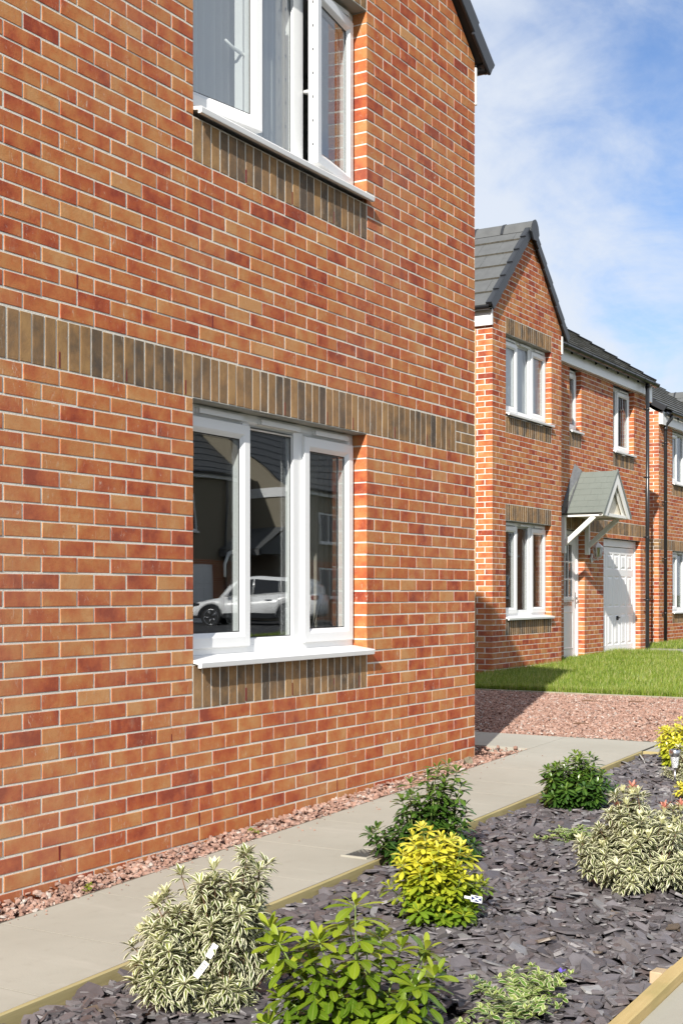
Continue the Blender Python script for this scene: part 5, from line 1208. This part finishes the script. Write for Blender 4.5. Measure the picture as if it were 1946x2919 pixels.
OD = opp_house('long brick house at the far end across the road, mirrored in the second house', 68, 92, -21, 9, 5.3, .8, BRICKP, base_brick=False); plain_window(OD, 71, 73, 3.3, 4.6, -21); plain_window(OD, 78, 80, .9, 2.2, -21)
sheet('far_lawn', -30, 60, -19, -9.5, -.02, SOIL, 30); sheet('parking', 18, 32, -24.1, -14.2, .0, ROAD, 6)
fg = RNG.random((26000, 2)); 
def f5(r, n): return np.column_stack([r.uniform(8, 30, n), r.uniform(-14.3, -10, n)])
grass('grass', 22000, f5, .05, .1, 25, .012)
# white parked car
def car(cx_, cy_, z0, heading):
    root = thing('parked_car', 'white five door car mirrored in the lower window', 'car', (cx_, cy_, z0))
    M = Matrix.Translation((cx_, cy_, z0)) @ Matrix.Rotation(heading, 4, 'Z')   # local +x = nose
    st = [(-2.18, .62, .70, .72), (-2.16, .40, .98, .80), (-2.08, .36, 1.06, .86), (-1.85, .34, 1.10, .895), (-1.2, .32, 1.08, .91), (-.3, .31, 1.02, .915), (.6, .31, .98, .915), (1.05, .32, .96, .905), (1.5, .33, .90, .88), (1.85, .36, .82, .83), (2.08, .38, .72, .74), (2.17, .48, .62, .60)]
    def loft(m_, secs, close=True):
        b = len(m_.v); k = len(secs[0])
        for s_ in secs:
            for p in s_: m_.v.append(tuple(M @ Vector(p)))
        for i in range(len(secs) - 1):
            for j in range(k): m_.face((b + i * k + j, b + i * k + (j + 1) % k, b + (i + 1) * k + (j + 1) % k, b + (i + 1) * k + j), 0, sm=True)
        m_.face(tuple(b + j for j in range(k))[::-1]); m_.face(tuple(b + (len(secs) - 1) * k + j for j in range(k)))
    def wheel_cut(x, zb):
        for wx in (-1.32, 1.32):
            d = abs(x - wx)
            if d < .42: zb = max(zb, .345 + math.sqrt(max(0, .42 ** 2 - d * d)))
        return zb
    xs = sorted(set([s_[0] for s_ in st] + [wx + d for wx in (-1.32, 1.32) for d in (-.43, -.41, -.36, -.28, -.16, 0, .16, .28, .36, .41, .43)]))
    def lerp(x, i):
        for a, b in zip(st, st[1:]):
            if a[0] <= x <= b[0]: t = (x - a[0]) / (b[0] - a[0]); return a[i] + t * (b[i] - a[i])
    secs = []
    for x in xs:
        zb = wheel_cut(x, lerp(x, 1)); zt = lerp(x, 2); hw = lerp(x, 3); zb = min(zb, zt - .1); zm = zb + .55 * (zt - zb)
        secs.append([(x, -hw * .93, zb), (x, -hw, zb + .12 * (zt - zb)), (x, -hw * 1.0, zm), (x, -hw * .93, zt - .04), (x, -hw * .8, zt), (x, hw * .8, zt), (x, hw * .93, zt - .04), (x, hw, zm), (x, hw, zb + .12 * (zt - zb)), (x, hw * .93, zb)])
    PAINT = NT('white_car_paint'); PAINT.bsdf((.88, .88, .87), .25, spec=.5, **{'Coat Weight': .6, 'Coat Roughness': .05}); PAINT = PAINT.mat
    m_ = MB(); loft(m_, secs); body = m_.build('body', PAINT, root)
    m_ = MB(); rf = [(-2.0, 1.07, 1.30, .70), (-1.75, 1.07, 1.50, .66), (-1.2, 1.06, 1.60, .65), (-.3, 1.0, 1.635, .65), (.25, .98, 1.59, .64), (.62, .97, 1.40, .66), (1.05, .95, 1.02, .74)]
    loft(m_, [[(x, -.82, zb - .03), (x, -w_, zt - .05), (x, -w_ * .86, zt), (x, w_ * .86, zt), (x, w_, zt - .05), (x, .82, zb - .03)] for x, zb, zt, w_ in rf]); m_.build('roof', PAINT, body)
    m_ = MB()
    for s_ in (-1, 1):
        for P in ([(-1.62, 1.12), (-1.0, 1.10), (-1.0, 1.49), (-1.45, 1.44)], [(-.96, 1.10), (-.12, 1.06), (-.12, 1.53), (-.96, 1.49)], [(-.07, 1.06), (.74, 1.02), (.36, 1.44), (.2, 1.50), (-.07, 1.53)]):
            def yy(z): return s_ * (.835 - .36 * (z - 1.0) * .9 + .012)
            m_.poly([tuple(M @ Vector((x, yy(z), z))) for x, z in (P if s_ > 0 else P[::-1])])
    m_.poly([tuple(M @ Vector(p)) for p in ((1.06, -.66, 1.02), (1.06, .66, 1.02), (.60, .58, 1.43), (.60, -.58, 1.43))]); m_.build('window', DGLASS, body)
    m_ = MB(); 
    for s_ in (-1, 1):
        m_.box((-.88, s_ * .88, .29), (.88, s_ * .925, .46), 0, .01, M=M)
        for wx in (-1.32, 1.32):
            b = len(m_.v); K = 14
            for rr_ in (.36, .425):
                for q in range(K + 1): w = math.pi * q / K; m_.v.append(tuple(M @ Vector((wx + rr_ * math.cos(w), s_ * .922, .345 + rr_ * math.sin(w)))))
            for q in range(K): m_.face((b + q, b + q + 1, b + K + 2 + q, b + K + 1 + q))
    m_.box((-2.1, -.75, .30), (2.0, .75, .50), 0, .02, M=M); m_.build('sill_cladding', BLACKP, body)
    for wx in (-1.32, 1.32):
        for s_ in (-1, 1):
            m_ = MB(); m_.tube([M @ Vector((wx, s_ * .70, .345)), M @ Vector((wx, s_ * .90, .345))], [.345, .345], 28, sm=False); wh = m_.build('wheel', m_simple('tyre_rubber', (.02, .02, .021), .8) if 'tyre_rubber' not in bpy.data.materials else bpy.data.materials['tyre_rubber'], root)
            m_ = MB()
            for q in range(5):
                a = 2 * math.pi * q / 5
                for da in (-.14, .14): m_.tube([M @ Vector((wx + .05 * math.cos(a), s_ * .905, .345 + .05 * math.sin(a))), M @ Vector((wx + .24 * math.cos(a + da), s_ * .905, .345 + .24 * math.sin(a + da)))], .016, 5)
            m_.tube([M @ Vector((wx + .25 * math.cos(.2618 * q), s_ * .903, .345 + .25 * math.sin(.2618 * q))) for q in range(25)], .014, 5, cap=False); m_.build('rim', METAL, wh)
    m_ = MB()
    for s_ in (-1, 1):
        for x in (-.75, .12): m_.tube([M @ Vector((x, s_ * .925, .87)), M @ Vector((x + .2, s_ * .925, .865))], .015, 6)
    m_.build('door_handle', METAL, body)
    for s_ in (-1, 1):
        m_ = MB(); m_.box((1.72, s_ * .62, .70), (2.06, s_ * .83, .80), 0, .03, M=M); m_.build('headlight', DGLASS, body)
        m_ = MB(); m_.box((-2.17, s_ * .60, .86), (-2.02, s_ * .85, 1.02), 0, .02, M=M); m_.build('tail_light', REDPL, body)
        m_ = MB(); m_.box((.62, s_ * .90, .99), (.78, s_ * 1.06, 1.10), 0, .03, M=M); m_.build('mirror', PAINT, body)
        m_ = MB()
        for x in (-.98, -.08, .86): m_.box((x - .004, s_ * .905, .48), (x + .004, s_ * .9175, 1.0), 0, 0, M=M)
        m_.build('door_seam', GASKET, body)
    return root
car(26.72, -20.15, .06, math.atan2(-.967, -.26))

# ================================================================== sky, sun, camera
wd = bpy.data.worlds.new('World'); S.world = wd; wd.use_nodes = True; t = wd.node_tree; t.nodes.clear()
N_ = lambda k, **kw: (lambda nd: ([setattr(nd, a, b) for a, b in kw.items()], nd)[1])(t.nodes.new('ShaderNode' + k))
out = N_('OutputWorld'); bg = N_('Background'); sky = N_('TexSky'); sky.sky_type = 'NISHITA'; sky.sun_disc = False
el = math.asin(-SUN.z); sky.sun_elevation = el; sky.sun_rotation = math.atan2(-SUN.x, -SUN.y); sky.air_density = 1.0; sky.dust_density = .6; sky.ozone_density = 1.6
tc = N_('TexCoord'); sp = N_('SeparateXYZ'); t.links.new(tc.outputs['Generated'], sp.inputs[0])
def mth(op, a, b=0., clamp=False):
    m = N_('Math', operation=op, use_clamp=clamp)
    for i, v in enumerate((a, b)):
        if isinstance(v, (int, float)): m.inputs[i].default_value = v
        else: t.links.new(v, m.inputs[i])
    return m.outputs[0]
zz = mth('ADD', sp.outputs[2], .30); ux = mth('DIVIDE', sp.outputs[0], zz); uy = mth('DIVIDE', sp.outputs[1], zz); cv = N_('CombineXYZ'); t.links.new(ux, cv.inputs[0]); t.links.new(uy, cv.inputs[1]); cv.inputs[2].default_value = CLOUD_Z = 5.3
def nz(scale, detail, rough, dist=0.):
    n = N_('TexNoise'); n.inputs['Scale'].default_value = scale; n.inputs['Detail'].default_value = detail; n.inputs['Roughness'].default_value = rough; n.inputs['Distortion'].default_value = dist; t.links.new(cv.outputs[0], n.inputs['Vector']); return n.outputs[0]
# azimuth bias: more cloud towards the far left of the view, clearer to the right
side = mth('SUBTRACT', mth('MULTIPLY', sp.outputs[1], AX[0]), mth('MULTIPLY', sp.outputs[0], AX[1]))   # >0 to the left of the view axis
sb = N_('Clamp'); t.links.new(mth('MULTIPLY', mth('ADD', side, .172), 2.6), sb.inputs[0]); sb.inputs[1].default_value = -.13; sb.inputs[2].default_value = .16
bk = N_('MapRange', interpolation_type='SMOOTHSTEP'); t.links.new(side, bk.inputs[0]); bk.inputs[1].default_value = -.36; bk.inputs[2].default_value = -.62; bk.inputs[4].default_value = .30
zb = N_('MapRange', interpolation_type='SMOOTHSTEP'); t.links.new(mth('ADD', sp.outputs[2], mth('MULTIPLY', side, -1.2)), zb.inputs[0]); zb.inputs[1].default_value = .475; zb.inputs[2].default_value = .345; zb.inputs[3].default_value = 0; zb.inputs[4].default_value = .25
c1 = mth('ADD', nz(2.1, 7, .58, .4), sb.outputs[0]); c1 = mth('ADD', c1, zb.outputs[0]); c1 = mth('ADD', c1, bk.outputs[0]); c1 = mth('ADD', c1, mth('MULTIPLY', mth('SUBTRACT', nz(5.5, 7, .62, .5), .5), .55))
hz = N_('MapRange', interpolation_type='SMOOTHSTEP'); t.links.new(sp.outputs[2], hz.inputs[0]); hz.inputs[1].default_value = .26; hz.inputs[2].default_value = .10; hz.inputs[4].default_value = .40; c1 = mth('ADD', c1, hz.outputs[0])
mr = N_('MapRange', interpolation_type='SMOOTHSTEP'); t.links.new(c1, mr.inputs[0]); mr.inputs[1].default_value = .24; mr.inputs[2].default_value = .70
cl = N_('Mix', data_type='RGBA'); t.links.new(mth('MULTIPLY', mr.outputs[0], .93), cl.inputs[0]); dp = N_('Mix', data_type='RGBA', blend_type='MULTIPLY'); dp.inputs[0].default_value = 1; t.links.new(sky.outputs[0], dp.inputs[6]); dp.inputs[7].default_value = (.66, .75, .91, 1); t.links.new(dp.outputs[2], cl.inputs[6]); cl.inputs[7].default_value = (4.55, 4.9, 5.45, 1)
t.links.new(cl.outputs[2], bg.inputs[0]); bg.inputs[1].default_value = .10; t.links.new(bg.outputs[0], out.inputs[0])
sd = bpy.data.lights.new('sun', 'SUN'); sd.energy = 4.2; sd.angle = R(.53); sd.color = (1., .955, .88); so = bpy.data.objects.new('sun', sd); COL.objects.link(so); so.rotation_euler = SUN.to_track_quat('-Z', 'Y').to_euler(); so.location = (-30, -12, 25)
cd = bpy.data.cameras.new('camera'); co = bpy.data.objects.new('camera', cd); COL.objects.link(co); S.camera = co
cd.sensor_fit = 'AUTO'; cd.sensor_width = 36; cd.lens = F / 2919 * 36; cd.shift_x = 0; cd.shift_y = (1688 - 1459.5) / 2919; cd.clip_end = 3000; cd.clip_start = .05
co.location = CAM; co.rotation_euler = (R(90), 0, math.atan2(AX[1], AX[0]) - R(90))
S.view_settings.view_transform = 'Standard'; S.view_settings.look = 'None'; S.view_settings.exposure = .80; S.view_settings.gamma = 1
S.cycles.max_bounces = 10; S.cycles.transparent_max_bounces = 16; S.cycles.caustics_reflective = False; S.cycles.caustics_refractive = False; S.cycles.use_denoising = True
S.render.resolution_x, S.render.resolution_y = 682, 1024
